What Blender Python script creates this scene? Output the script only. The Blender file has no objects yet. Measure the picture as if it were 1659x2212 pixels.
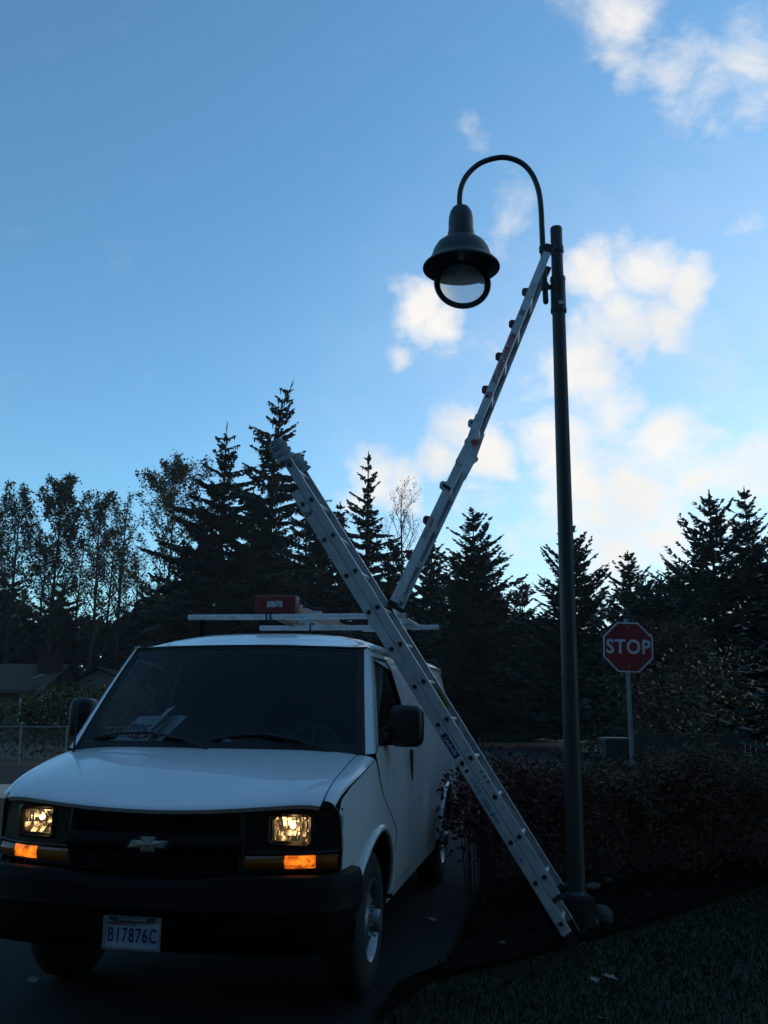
import bpy, bmesh, math, random
import numpy as np
from mathutils import Vector, Matrix

scene = bpy.context.scene
col = scene.collection
PI = math.pi
R_ = math.radians

# ------------------------------------------------------------------ camera
F_PX, PITCH, ROLL, EYE = 1999.8, 0.20721, -0.01027, 1.568      # focal length etc. in units of a 1659 x 2212 picture
cp, sp, cr, sr = math.cos(PITCH), math.sin(PITCH), math.cos(ROLL), math.sin(ROLL)
right0, up0, fwd = Vector((1, 0, 0)), Vector((0, -sp, cp)), Vector((0, cp, sp))
cam_r, cam_u = right0 * cr - up0 * sr, right0 * sr + up0 * cr
camd = bpy.data.cameras.new('camera')
cam = bpy.data.objects.new('camera', camd)
col.objects.link(cam)
m = Matrix.Identity(4)
for i in range(3):
    m[i][0], m[i][1], m[i][2], m[i][3] = cam_r[i], cam_u[i], -fwd[i], (0, 0, EYE)[i]
cam.matrix_world = m
camd.sensor_fit = 'VERTICAL'
camd.sensor_height = 24
camd.lens = 24 * F_PX / 2212
camd.clip_start, camd.clip_end = 0.05, 3000
scene.camera = cam


def ray(px, py):
    a, b = px - 829.5, 1106 - py
    d = cam_r * (a / F_PX) + cam_u * (b / F_PX) + fwd
    return d


def at(px, py, Y=None, Z=None):
    """a point of the place: along the sight line of a pixel, at the distance Y or on the level Z"""
    d = ray(px, py)
    t = Y / d.y if Y is not None else (Z - EYE) / d.z
    return Vector((0, 0, EYE)) + d * t


# ------------------------------------------------------------------ light
SUN_AZ, SUN_EL = R_(58), R_(22.0)                      # azimuth to the right of the view axis (+Y)
scene.view_settings.view_transform = 'Standard'
scene.view_settings.look = 'None'
scene.view_settings.gamma = 1
scene.view_settings.use_curve_mapping = False
scene.view_settings.exposure = 0.55
SKY_STRENGTH = 0.12

world = bpy.data.worlds.new('World')
scene.world = world
world.use_nodes = True
wn, wl = world.node_tree.nodes, world.node_tree.links
wn.clear()


def N(t, **k):
    n = wn.new(t)
    for a, b in k.items():
        setattr(n, a, b)
    return n


def math_node(op, a, b=None, c=None, clamp=False):
    n = N('ShaderNodeMath', operation=op, use_clamp=clamp)
    for i, v in enumerate((a, b, c)):
        if v is None:
            continue
        if isinstance(v, (int, float)):
            n.inputs[i].default_value = v
        else:
            wl.new(v, n.inputs[i])
    return n.outputs[0]


sky = N('ShaderNodeTexSky', sky_type='NISHITA')
sky.sun_disc = False
sky.sun_elevation = SUN_EL
sky.sun_rotation = SUN_AZ
sky.altitude = 100
sky.air_density = 1.0
sky.dust_density = 0.4
sky.ozone_density = 5.0
tc = N('ShaderNodeTexCoord')
warp = N('ShaderNodeTexNoise', noise_dimensions='3D')
warp.inputs['Scale'].default_value = 9.0
warp.inputs['Detail'].default_value = 5
warp.inputs['Roughness'].default_value = 0.6
wl.new(tc.outputs['Generated'], warp.inputs['Vector'])
sub = N('ShaderNodeVectorMath', operation='SUBTRACT')
wl.new(warp.outputs['Color'], sub.inputs[0])
sub.inputs[1].default_value = (0.5, 0.5, 0.5)
mad = N('ShaderNodeVectorMath', operation='MULTIPLY_ADD')
wl.new(sub.outputs[0], mad.inputs[0])
mad.inputs[1].default_value = (0.075, 0.075, 0.075)
wl.new(tc.outputs['Generated'], mad.inputs[2])
dirw = mad.outputs[0]
# cloud banks: where each stands in the sky (as seen from the spot of the photograph), angular radius, weight
CLOUDS = [
    (1290, 600, 110, 1.0), (1400, 590, 120, 1.0), (1490, 610, 90, 1.0), (1330, 700, 130, 1.0), (1430, 690, 90, .9),
    (1270, 830, 130, 1.0), (1330, 900, 130, 1.0), (1440, 960, 130, .95), (1210, 960, 130, .9), (1250, 1080, 170, .95),
    (1380, 1060, 160, 1.0), (1520, 1010, 120, .9), (1630, 1060, 130, .75), (1160, 850, 90, .55), (1440, 1160, 150, .95), (1300, 1200, 180, .9),
    (1470, 900, 110, .7), (1600, 1010, 140, .8), (1130, 1160, 120, .65), (1560, 1130, 130, .75),
    (905, 660, 85, 1.0), (950, 700, 70, .95), (860, 760, 50, .7), (880, 620, 50, .7),
    (1000, 930, 100, 1.0), (950, 990, 90, .95), (1050, 990, 100, 1.0), (1040, 1090, 90, .8), (800, 1020, 85, .8), (760, 1070, 70, .7), (880, 1060, 90, .8),
    (1330, 30, 120, .80), (1230, 20, 90, .44), (1310, 110, 70, .66), (1345, 170, 70, .55), (1470, 160, 110, .62), (1540, 210, 120, .72), (1630, 150, 120, .70), (1590, 100, 90, .36),
    (1480, 250, 90, .58), (1640, 220, 90, .66), (1540, 293, 45, .62), (1430, 300, 60, .45),
    (1085, 470, 120, .46), (1110, 400, 90, .42), (960, 510, 80, .46), (1020, 285, 60, .40), (1060, 560, 110, .46), (1350, 390, 80, .40), (1080, 760, 140, .40), (980, 840, 110, .42),
    (1600, 660, 60, .45), (1580, 740, 50, .5), (1620, 500, 60, .5), (1640, 830, 70, .5), (1600, 920, 90, .6), (980, 810, 60, .42), (760, 700, 30, .4),
    # the bank goes on to the right of the picture
    (1850, 950, 260, .7), (1950, 500, 180, .65), (2150, 1000, 260, .6), (1900, 150, 160, .6), (2600, 800, 250, .5), (3400, 900, 300, .5),
    (1500, -300, 200, .6), (2000, -400, 260, .6), (900, -500, 180, .45),
]
acc = None
for (px, py, r, wgt) in CLOUDS:
    d = ray(px, py)
    ang = r / F_PX / (d.length) * 1.45
    d.normalize()
    dn = N('ShaderNodeVectorMath', operation='DISTANCE')
    wl.new(dirw, dn.inputs[0])
    dn.inputs[1].default_value = d
    mr = N('ShaderNodeMapRange', interpolation_type='SMOOTHSTEP')
    wl.new(dn.outputs['Value'], mr.inputs['Value'])
    mr.inputs['From Min'].default_value = 0.0
    mr.inputs['From Max'].default_value = ang
    mr.inputs['To Min'].default_value = wgt
    mr.inputs['To Max'].default_value = 0.0
    acc = mr.outputs[0] if acc is None else math_node('SMOOTH_MAX', acc, mr.outputs[0], 0.12)
fbm = N('ShaderNodeTexNoise', noise_dimensions='3D')
fbm.inputs['Scale'].default_value = 19.0
fbm.inputs['Detail'].default_value = 10
fbm.inputs['Roughness'].default_value = 0.62
fbm.inputs['Distortion'].default_value = 0.35
streak = N('ShaderNodeMapping')
streak.inputs['Rotation'].default_value = (0, R_(40), 0)
streak.inputs['Scale'].default_value = (0.74, 1.0, 1.12)
wl.new(tc.outputs['Generated'], streak.inputs['Vector'])
wl.new(streak.outputs[0], fbm.inputs['Vector'])
dens = math_node('MULTIPLY_ADD', fbm.outputs['Fac'], 1.35, math_node('SUBTRACT', acc, 0.82))
cm = N('ShaderNodeMapRange', interpolation_type='SMOOTHSTEP')
wl.new(dens, cm.inputs['Value'])
cm.inputs['From Min'].default_value = 0.02
cm.inputs['From Max'].default_value = 0.92
cm.inputs['To Min'].default_value = 0.0
cm.inputs['To Max'].default_value = 0.99
# light and dark billows inside the banks
bil = N('ShaderNodeTexNoise', noise_dimensions='3D')
bil.inputs['Scale'].default_value = 7.0
bil.inputs['Detail'].default_value = 4
wl.new(tc.outputs['Generated'], bil.inputs['Vector'])
cramp = N('ShaderNodeValToRGB')
cramp.color_ramp.elements[0].position = 0.30
cramp.color_ramp.elements[0].color = (0.80, 0.81, 0.82, 1)
cramp.color_ramp.elements[1].position = 0.62
cramp.color_ramp.elements[1].color = (0.97, 0.93, 0.875, 1)
wl.new(bil.outputs['Fac'], cramp.inputs['Fac'])
CLOUD_GAIN = 6.0
cgain = N('ShaderNodeVectorMath', operation='SCALE')
wl.new(cramp.outputs['Color'], cgain.inputs[0])
cgain.inputs['Scale'].default_value = CLOUD_GAIN
stint = N('ShaderNodeMix', data_type='RGBA', blend_type='MULTIPLY')
stint.inputs[0].default_value = 1.0
wl.new(sky.outputs['Color'], stint.inputs[6])
stint.inputs[7].default_value = (0.99, 1.26, 1.15, 1)
mix = N('ShaderNodeMix', data_type='RGBA')
wl.new(cm.outputs[0], mix.inputs[0])
wl.new(stint.outputs[2], mix.inputs[6])
wl.new(cgain.outputs[0], mix.inputs[7])
gate = N('ShaderNodeMapRange', interpolation_type='SMOOTHSTEP')
wl.new(acc, gate.inputs['Value'])
gate.inputs['From Min'].default_value = 0.02
gate.inputs['From Max'].default_value = 0.22
veil_d = ray(1550, 1330)
veil_d.normalize()
vd = N('ShaderNodeVectorMath', operation='DISTANCE')
wl.new(dirw, vd.inputs[0])
vd.inputs[1].default_value = veil_d
vm = N('ShaderNodeMapRange', interpolation_type='SMOOTHSTEP')
wl.new(vd.outputs['Value'], vm.inputs['Value'])
vm.inputs['From Min'].default_value = 0.0
vm.inputs['From Max'].default_value = 0.62
vm.inputs['To Min'].default_value = 0.85
vm.inputs['To Max'].default_value = 0.0
alpha = math_node('MAXIMUM', math_node('MULTIPLY', cm.outputs[0], gate.outputs[0]), math_node('MULTIPLY', vm.outputs[0], fbm.outputs['Fac']), clamp=True)
wl.new(alpha, mix.inputs[0])
bg = N('ShaderNodeBackground')
bg.inputs['Strength'].default_value = SKY_STRENGTH
wl.new(mix.outputs[2], bg.inputs['Color'])
wo = N('ShaderNodeOutputWorld')
wl.new(bg.outputs[0], wo.inputs['Surface'])

sund = bpy.data.lights.new('sun', 'SUN')
sund.energy = 1.0                                   # thin cloud before the sun
sund.angle = R_(10)
sund.color = (1.0, 0.86, 0.68)
sun = bpy.data.objects.new('sun', sund)
col.objects.link(sun)
to_sun = Vector((math.sin(SUN_AZ) * math.cos(SUN_EL), math.cos(SUN_AZ) * math.cos(SUN_EL), math.sin(SUN_EL)))
sun.rotation_euler = (-to_sun).to_track_quat('-Z', 'Y').to_euler()
sun.location = (20, 40, 30)


# ------------------------------------------------------------------ materials
MATS = {}


def mat(name, color, rough=0.6, metal=0.0, noise=None, bump=0.0, bscale=40.0, coat=0.0, emit=None, estr=0.0, spec=0.5, alpha=None):
    """procedural material: base colour broken up by noise = (scale, second colour, low, high), fine relief by bump"""
    if name in MATS:
        return MATS[name]
    M = bpy.data.materials.new(name)
    M.use_nodes = True
    n, l = M.node_tree.nodes, M.node_tree.links
    b = n['Principled BSDF']
    b.inputs['Base Color'].default_value = (*color, 1)
    b.inputs['Roughness'].default_value = rough
    b.inputs['Metallic'].default_value = metal
    b.inputs['Coat Weight'].default_value = coat
    b.inputs['Coat Roughness'].default_value = 0.04
    b.inputs['Specular IOR Level'].default_value = spec
    if emit:
        b.inputs['Emission Color'].default_value = (*emit, 1)
        b.inputs['Emission Strength'].default_value = estr
    t = n.new('ShaderNodeTexCoord')
    if noise:
        sc, c2, lo, hi = noise
        x = n.new('ShaderNodeTexNoise')
        x.inputs['Scale'].default_value = sc
        x.inputs['Detail'].default_value = 6
        x.inputs['Roughness'].default_value = 0.62
        l.new(t.outputs['Object'], x.inputs['Vector'])
        mr = n.new('ShaderNodeMapRange')
        mr.inputs['From Min'].default_value = lo
        mr.inputs['From Max'].default_value = hi
        l.new(x.outputs['Fac'], mr.inputs['Value'])
        mx = n.new('ShaderNodeMix')
        mx.data_type = 'RGBA'
        l.new(mr.outputs[0], mx.inputs[0])
        mx.inputs[6].default_value = (*color, 1)
        mx.inputs[7].default_value = (*c2, 1)
        l.new(mx.outputs[2], b.inputs['Base Color'])
        rr = n.new('ShaderNodeMapRange')
        l.new(x.outputs['Fac'], rr.inputs['Value'])
        rr.inputs['From Min'].default_value = 0.3
        rr.inputs['From Max'].default_value = 0.7
        rr.inputs['To Min'].default_value = max(0.02, rough - 0.08)
        rr.inputs['To Max'].default_value = min(1, rough + 0.08)
        l.new(rr.outputs[0], b.inputs['Roughness'])
    if bump:
        x2 = n.new('ShaderNodeTexNoise')
        x2.inputs['Scale'].default_value = bscale
        x2.inputs['Detail'].default_value = 5
        l.new(t.outputs['Object'], x2.inputs['Vector'])
        bp = n.new('ShaderNodeBump')
        bp.inputs['Strength'].default_value = bump
        bp.inputs['Distance'].default_value = 0.02
        l.new(x2.outputs['Fac'], bp.inputs['Height'])
        l.new(bp.outputs[0], b.inputs['Normal'])
    MATS[name] = M
    return M


def glass(name, tint, ior=1.5, haze=0.0, hazecol=(0.6, 0.65, 0.7), gloss_rough=0.02):
    """a thin pane: sees through with a tint, mirrors by fresnel, may carry a film of dirt"""
    M = bpy.data.materials.new(name)
    M.use_nodes = True
    n, l = M.node_tree.nodes, M.node_tree.links
    n.clear()
    o = n.new('ShaderNodeOutputMaterial')
    tr = n.new('ShaderNodeBsdfTransparent')
    tr.inputs[0].default_value = (*tint, 1)
    gl = n.new('ShaderNodeBsdfGlossy')
    gl.inputs['Color'].default_value = (1, 1, 1, 1)
    gl.inputs['Roughness'].default_value = gloss_rough
    fr = n.new('ShaderNodeFresnel')
    fr.inputs['IOR'].default_value = ior
    mx = n.new('ShaderNodeMixShader')
    l.new(fr.outputs[0], mx.inputs[0])
    l.new(tr.outputs[0], mx.inputs[1])
    l.new(gl.outputs[0], mx.inputs[2])
    last = mx
    if haze:
        df = n.new('ShaderNodeBsdfDiffuse')
        df.inputs[0].default_value = (*hazecol, 1)
        tl = n.new('ShaderNodeBsdfTranslucent')
        tl.inputs[0].default_value = (*hazecol, 1)
        ad = n.new('ShaderNodeMixShader')
        ad.inputs[0].default_value = 0.5
        l.new(df.outputs[0], ad.inputs[1])
        l.new(tl.outputs[0], ad.inputs[2])
        m2 = n.new('ShaderNodeMixShader')
        m2.inputs[0].default_value = haze
        l.new(mx.outputs[0], m2.inputs[1])
        l.new(ad.outputs[0], m2.inputs[2])
        last = m2
    l.new(last.outputs[0], o.inputs['Surface'])
    MATS[name] = M
    return M


# ------------------------------------------------------------------ mesh helpers
class MB:
    """collects polygons; build() links them as one mesh object"""

    def __init__(s):
        s.v, s.f = [], []

    def add(s, vs, fs):
        o = len(s.v)
        s.v.extend([tuple(p) for p in vs])
        s.f.extend([tuple(i + o for i in q) for q in fs])
        return s

    def box(s, c, size, M=None, ch=0.0):
        x, y, z = [q / 2 for q in size]
        P = []
        if ch <= 0:
            P = [Vector((a * x, b * y, d * z)) for d in (-1, 1) for b in (-1, 1) for a in (-1, 1)]
            F = [(0, 2, 3, 1), (4, 5, 7, 6), (0, 1, 5, 4), (2, 6, 7, 3), (0, 4, 6, 2), (1, 3, 7, 5)]
        else:
            bm = bmesh.new()
            bmesh.ops.create_cube(bm, size=2)
            for q in bm.verts:
                q.co = Vector((q.co.x * x, q.co.y * y, q.co.z * z))
            bmesh.ops.bevel(bm, geom=list(bm.edges), offset=ch, segments=2, profile=0.6, affect='EDGES')
            bm.verts.index_update()
            P = [q.co.copy() for q in bm.verts]
            F = [tuple(q.index for q in f.verts) for f in bm.faces]
            bm.free()
        if M is not None:
            P = [M @ p for p in P]
        c = Vector(c)
        return s.add([p + c for p in P], F)

    def tube(s, pts, r, n=8, cap=True, ell=None):
        pts = [Vector(p) for p in pts]
        k = len(pts)
        rs = r if isinstance(r, (list, tuple)) else [r] * k
        t0 = (pts[1] - pts[0]).normalized()
        u = t0.cross(Vector((0, 0, 1)))
        if u.length < 1e-3:
            u = t0.cross(Vector((0, 1, 0)))
        u.normalize()
        V, F = [], []
        for i, p in enumerate(pts):
            a = pts[max(i - 1, 0)]
            b = pts[min(i + 1, k - 1)]
            t = (b - a).normalized()
            u = (u - t * u.dot(t))
            if u.length < 1e-4:
                u = t.orthogonal()
            u.normalize()
            w = t.cross(u)
            for j in range(n):
                an = 2 * PI * j / n
                V.append(p + u * math.cos(an) * rs[i] + w * math.sin(an) * rs[i])
        for i in range(k - 1):
            for j in range(n):
                j2 = (j + 1) % n
                F.append((i * n + j, i * n + j2, (i + 1) * n + j2, (i + 1) * n + j))
        if cap:
            F.append(tuple(range(n - 1, -1, -1)))
            F.append(tuple((k - 1) * n + j for j in range(n)))
        return s.add(V, F)

    def lathe(s, prof, n=24, M=None, c=(0, 0, 0)):
        """prof: (radius, height) along +Z"""
        V, F = [], []
        k = len(prof)
        for r, z in prof:
            for j in range(n):
                a = 2 * PI * j / n
                V.append(Vector((r * math.cos(a), r * math.sin(a), z)))
        for i in range(k - 1):
            for j in range(n):
                j2 = (j + 1) % n
                F.append((i * n + j, i * n + j2, (i + 1) * n + j2, (i + 1) * n + j))
        if M is not None:
            V = [M @ v for v in V]
        c = Vector(c)
        return s.add([v + c for v in V], F)

    def grid(s, fn, nu, nv):
        V = [Vector(fn(i / nu, j / nv)) for j in range(nv + 1) for i in range(nu + 1)]
        F = [(j * (nu + 1) + i, j * (nu + 1) + i + 1, (j + 1) * (nu + 1) + i + 1, (j + 1) * (nu + 1) + i) for j in range(nv) for i in range(nu)]
        return s.add(V, F)

    def quad(s, a, b, c, d):
        return s.add([a, b, c, d], [(0, 1, 2, 3)])

    def slab(s, o, u, v, w):
        """a block from corner o along the three edge vectors"""
        o, u, v, w = Vector(o), Vector(u), Vector(v), Vector(w)
        P = [o, o + u, o + u + v, o + v, o + w, o + u + w, o + u + v + w, o + v + w]
        return s.add(P, [(0, 3, 2, 1), (4, 5, 6, 7), (0, 1, 5, 4), (1, 2, 6, 5), (2, 3, 7, 6), (3, 0, 4, 7)])

    def shift(s, d):
        d = Vector(d)
        s.v = [tuple(Vector(p) + d) for p in s.v]
        return s

    def mesh(s, name, smooth=None):
        me = bpy.data.meshes.new(name)
        me.from_pydata(s.v, [], s.f)
        if smooth:
            me.shade_smooth()
            me.set_sharp_from_angle(angle=R_(smooth))
        me.update()
        return me

    def build(s, name, material, parent=None, smooth=None):
        me = s.mesh(name, smooth)
        me.materials.append(material)
        o = bpy.data.objects.new(name, me)
        col.objects.link(o)
        if parent is not None:
            o.parent = parent
        return o


def tag(o, label=None, cat=None, group=None, kind=None):
    for k, v in (('label', label), ('category', cat), ('group', group), ('kind', kind)):
        if v:
            o[k] = v
    return o


def empty(name, loc, label, cat, group=None, rz=0.0):
    o = bpy.data.objects.new(name, None)
    o.empty_display_size = 0.1
    col.objects.link(o)
    o.location = loc
    o.rotation_euler.z = rz
    return tag(o, label, cat, group)


def patch(outlines, axes, cuts_a, cuts_b, fn, thick=0.0):
    """flat outlines in (a, b), cut along the given levels, then laid on the surface fn(a, b) -> point"""
    bm = bmesh.new()
    for ol in outlines:
        vs = [bm.verts.new((a, b, 0)) for a, b in ol]
        bm.faces.new(vs)
    for a in cuts_a:
        bmesh.ops.bisect_plane(bm, geom=bm.verts[:] + bm.edges[:] + bm.faces[:], plane_co=(a, 0, 0), plane_no=(1, 0, 0))
    for b in cuts_b:
        bmesh.ops.bisect_plane(bm, geom=bm.verts[:] + bm.edges[:] + bm.faces[:], plane_co=(0, b, 0), plane_no=(0, 1, 0))
    bmesh.ops.remove_doubles(bm, verts=bm.verts[:], dist=0.0005)
    bmesh.ops.triangulate(bm, faces=[f for f in bm.faces if len(f.verts) > 4])
    for q in bm.verts:
        q.co = Vector(fn(q.co.x, q.co.y))
    bmesh.ops.recalc_face_normals(bm, faces=bm.faces[:])
    bm.verts.index_update()
    mb = MB()
    mb.add([q.co.copy() for q in bm.verts], [tuple(q.index for q in f.verts) for f in bm.faces])
    bm.free()
    return mb


def frame(o, x, y):
    x = Vector(x).normalized()
    y = Vector(y)
    y = (y - x * y.dot(x)).normalized()
    z = x.cross(y)
    M = Matrix.Identity(4)
    for i in range(3):
        M[i][0], M[i][1], M[i][2], M[i][3] = x[i], y[i], z[i], o[i]
    return M


def text(name, body, size, material, M, parent, xs=1.0, bold=0.0, ext=0.0006, align='CENTER', spacing=1.0, shear=0.0):
    c = bpy.data.curves.new(name, 'FONT')
    c.body = body
    c.size = size
    c.align_x = align
    c.align_y = 'CENTER'
    c.extrude = ext
    c.offset = bold
    c.space_character = spacing
    c.shear = shear
    c.resolution_u = 4
    t = bpy.data.objects.new(name + '_tmp', c)
    col.objects.link(t)
    dg = bpy.context.evaluated_depsgraph_get()
    me = bpy.data.meshes.new_from_object(t.evaluated_get(dg))
    bpy.data.objects.remove(t)
    bpy.data.curves.remove(c)
    me.transform(Matrix.Diagonal((xs, 1, 1, 1)))
    me.transform(M)
    me.name = name
    me.materials.clear()
    me.materials.append(material)
    o = bpy.data.objects.new(name, me)
    col.objects.link(o)
    o.parent = parent
    return o


def lerp(a, b, t):
    return a + (b - a) * t


def sstep(t):
    t = min(1, max(0, t))
    return t * t * (3 - 2 * t)


def interp(x, xs, ys):
    return float(np.interp(x, xs, ys))

# ------------------------------------------------------------------ materials used on several things
white_paint = mat('white_paint', (0.76, 0.77, 0.78), 0.34, noise=(3.0, (0.70, 0.70, 0.69), 0.45, 0.75), coat=0.8)
roof_paint = mat('roof_paint', (0.74, 0.75, 0.75), 0.38, noise=(5.0, (0.62, 0.61, 0.58), 0.5, 0.8), coat=0.6)
black_plastic = mat('black_plastic', (0.007, 0.007, 0.0075), 0.42, noise=(30, (0.010, 0.010, 0.010), 0.4, 0.7), bump=0.05, bscale=400)
bumper_grey = mat('bumper_plastic', (0.005, 0.005, 0.0055), 0.6, spec=0.12, noise=(6, (0.009, 0.009, 0.0095), 0.4, 0.7), bump=0.08, bscale=300)
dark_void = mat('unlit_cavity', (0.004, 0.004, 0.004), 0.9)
rubber = mat('rubber', (0.014, 0.014, 0.014), 0.75, noise=(20, (0.025, 0.024, 0.022), 0.5, 0.8), bump=0.15, bscale=120)
trim_rubber = mat('seal_rubber', (0.012, 0.012, 0.012), 0.6)
steel_wheel = mat('wheel_steel', (0.30, 0.31, 0.32), 0.35, metal=0.8, noise=(12, (0.25, 0.24, 0.22), 0.5, 0.75))
chrome = mat('chrome', (0.85, 0.85, 0.85), 0.10, metal=1.0)
interior = mat('cab_plastic', (0.035, 0.036, 0.04), 0.7, bump=0.05, bscale=200)
seat_cloth = mat('seat_cloth', (0.02, 0.021, 0.024), 0.9, bump=0.1, bscale=300)
alu = mat('ladder_aluminium', (0.62, 0.635, 0.65), 0.45, metal=0.15, noise=(9, (0.48, 0.49, 0.50), 0.42, 0.72), bump=0.04, bscale=90)
alu_bright = mat('bright_aluminium', (0.80, 0.82, 0.84), 0.38, metal=0.12, noise=(14, (0.5, 0.5, 0.5), 0.45, 0.75))
paper = mat('paper', (0.52, 0.55, 0.58), 0.7)
ink_blue = mat('navy_ink', (0.01, 0.015, 0.09), 0.6)
ink_red = mat('red_ink', (0.5, 0.03, 0.02), 0.6)
ink_black = mat('black_ink', (0.01, 0.01, 0.012), 0.6)
glass('windscreen_glass', (0.80, 0.86, 0.85), 1.38, haze=0.006, hazecol=(0.35, 0.4, 0.42))
glass('side_glass', (0.55, 0.6, 0.6), 1.5)
glass('lens_glass', (0.92, 0.93, 0.93), 1.5, haze=0.10, hazecol=(0.8, 0.8, 0.8))

# ------------------------------------------------------------------ the van (local axes: x to its driver's side, y backwards, z up)
VAN_LOC, VAN_YAW = (-1.153, 4.858, 0.0), -0.1831
van = empty('cargo_van', VAN_LOC, 'white cargo van with black grille, lit headlights and ladders against its roof', 'van', rz=VAN_YAW)
VM = Matrix.Translation(VAN_LOC) @ Matrix.Rotation(VAN_YAW, 4, 'Z')

WZ = [.34, .40, .46, .55, .66, .80, .95, 1.05, 1.12, 1.20, 1.30, 1.36, 1.50, 1.65, 1.80, 1.88, 1.95]
WX = [.925, .938, .955, .972, .985, .996, 1.0, .995, .986, .979, .967, .954, .925, .893, .857, .835, .812]


def S(y, z):
    x = interp(z, WZ, WX)
    if y < 0.95:
        x -= 0.075 * ((0.95 - y) / 0.8) ** 2
    if y > 5.1:
        x -= 0.10 * ((y - 5.1) / 0.5) ** 2.2
    return x


def Hz(x, y):
    zc = interp(y, [-.02, .0, .03, .08, .16, .28, .40, .53, .68, .83], [1.044, 1.062, 1.074, 1.092, 1.120, 1.160, 1.200, 1.240, 1.279, 1.315])
    return zc + 0.05 * (1 - sstep(y / 0.55)) * min(1, (abs(x) / 0.78) ** 2) - 0.035 * (abs(x) / 0.93) ** 6 + (.010 + .024 * (abs(x) / .86) ** 2) * math.sin(PI * min(1, max(0, y / .83)) ** .8)


def planshift(x, y):
    return 0.13 * (abs(x) / 0.95) ** 2.5 * max(0, 1 - y / 1.25)


def yF(x):
    return 0.03 + 0.15 * (abs(x) / 0.95) ** 2.5


def frange(a, b, st):
    r, v = [], a
    while v < b - 1e-6:
        r.append(v)
        v += st
    return r


def arc(cy, cz, ry, rz, a0, a1, n):
    return [(cy + ry * math.cos(R_(lerp(a0, a1, i / n))), cz + rz * math.sin(R_(lerp(a0, a1, i / n)))) for i in range(n + 1)]


CUT_Y, CUT_Z = frange(0.1, 5.7, 0.2), WZ[1:-1]


def zfen(y):
    return Hz(0.86, y) - 0.03


FENDER = [(.215, .74), (.185, 1.05), (.23, zfen(.08)), (.38, zfen(.25)), (.55, zfen(.44)), (.76, zfen(.68)), (.905, zfen(.83)), (1.03, 1.05), (1.50, .80), (1.505, .40)] + arc(.93, .40, .56, .49, 2, 172, 14) + [(.33, .62), (.30, .74)]
REAR = [(2.307, 1.95), (5.50, 1.95), (5.60, 1.3), (5.62, .5), (5.5, .42)] + arc(4.38, .40, .48, .48, 2, 178, 12) + [(3.88, .36), (1.51, .36), (1.51, .455), (2.307, .455)]
DOOR_LOW = [(.913, 1.30), (1.038, 1.05), (1.508, .80), (1.515, .462), (2.302, .462), (2.302, 1.345), (1.02, 1.345), (.965, 1.305)]
DOOR_FRONT = [(.968, 1.312), (1.435, 1.888), (1.49, 1.888), (1.46, 1.872), (1.045, 1.345), (.997, 1.345)]
DOOR_REAR = [(1.95, 1.888), (2.302, 1.888), (2.302, 1.345), (2.25, 1.345), (2.15, 1.60), (2.03, 1.82)]
DOOR_TOP = [(1.46, 1.872), (1.49, 1.888), (1.95, 1.888), (2.03, 1.82)]
PILLAR = [(.905, 1.30), (1.43, 1.95), (2.31, 1.95), (2.31, 1.893), (1.43, 1.893), (.963, 1.31)]
WINDOW = [(1.045, 1.345), (1.46, 1.872), (1.50, 1.880), (1.91, 1.880), (2.03, 1.82), (2.15, 1.60), (2.25, 1.345)]


def side(outlines, sx, off=0.0):
    return patch(outlines, (1, 2), CUT_Y, CUT_Z, lambda y, z: (sx * (S(y, z) + off), y, z))


def WS(u, v, off=0.0):
    """windscreen: u across -1..1, v up 0..1"""
    b = Vector((.915 * u, .835 + .045 * u * u, 1.295))
    t = Vector((.792 * u, 1.32 + .08 * u * u, 1.944 - .014 * u * u))
    p = b.lerp(t, v)
    bulge = .035 * math.sin(PI * v) * (1 - u * u * .6)
    return p + Vector((0, -.72, .69)) * (bulge + off)


ROOF_X = [0, .2, .4, .55, .66, .73, .775, .80, .812]
ROOF_Z = [2.072, 2.070, 2.063, 2.050, 2.030, 2.008, 1.985, 1.963, 1.948]


def roof_pt(t, y):
    a = abs(t) * 8
    i = min(7, int(a))
    x = lerp(ROOF_X[i], ROOF_X[i + 1], a - i)
    z = lerp(ROOF_Z[i], ROOF_Z[i + 1], a - i)
    yy = y
    if y < 2.2:
        k = 1 - sstep((y - 1.27) / 0.60)
        z -= 0.127 * k * max(0, (z - 1.948) / 0.124)
        yy = y + (.08 * (x / .79) ** 2) * (2.2 - y) / 0.88
    if y > 5.2:
        z -= 0.10 * ((y - 5.2) / .4) ** 2.5
        x -= (S(5.0, 1.95) - S(y, 1.95)) * (x / .812)
    return (math.copysign(x, t) if t else 0.0, yy, z)


body = None
mb = MB()
for sx in (-1, 1):
    for ol in (FENDER, REAR, PILLAR):
        p = side([ol], sx)
        mb.add(p.v, p.f)
    # fender top between bonnet gap and fender side
    mb.grid(lambda i, j: (lambda y: (lambda xa, xb, za, zb: (sx * (xa + (xb - xa) * math.sin(i * PI / 2)), y + planshift(.9, y) * (1 - .0 * i), zb + (za - zb) * math.cos(i * PI / 2)))(.857 + .02 * y, S(y + planshift(.9, y), zfen(y)), Hz(.87, y), zfen(y)))(.022 + j * .818), 6, 16)
    # pillar face between glass and side
    mb.grid(lambda i, j: tuple(WS(sx, j).lerp(Vector((sx * S(lerp(.905, 1.43, j), lerp(1.30, 1.95, j)), lerp(.905, 1.43, j) + .006, lerp(1.30, 1.95, j))), i)), 2, 10)
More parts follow.
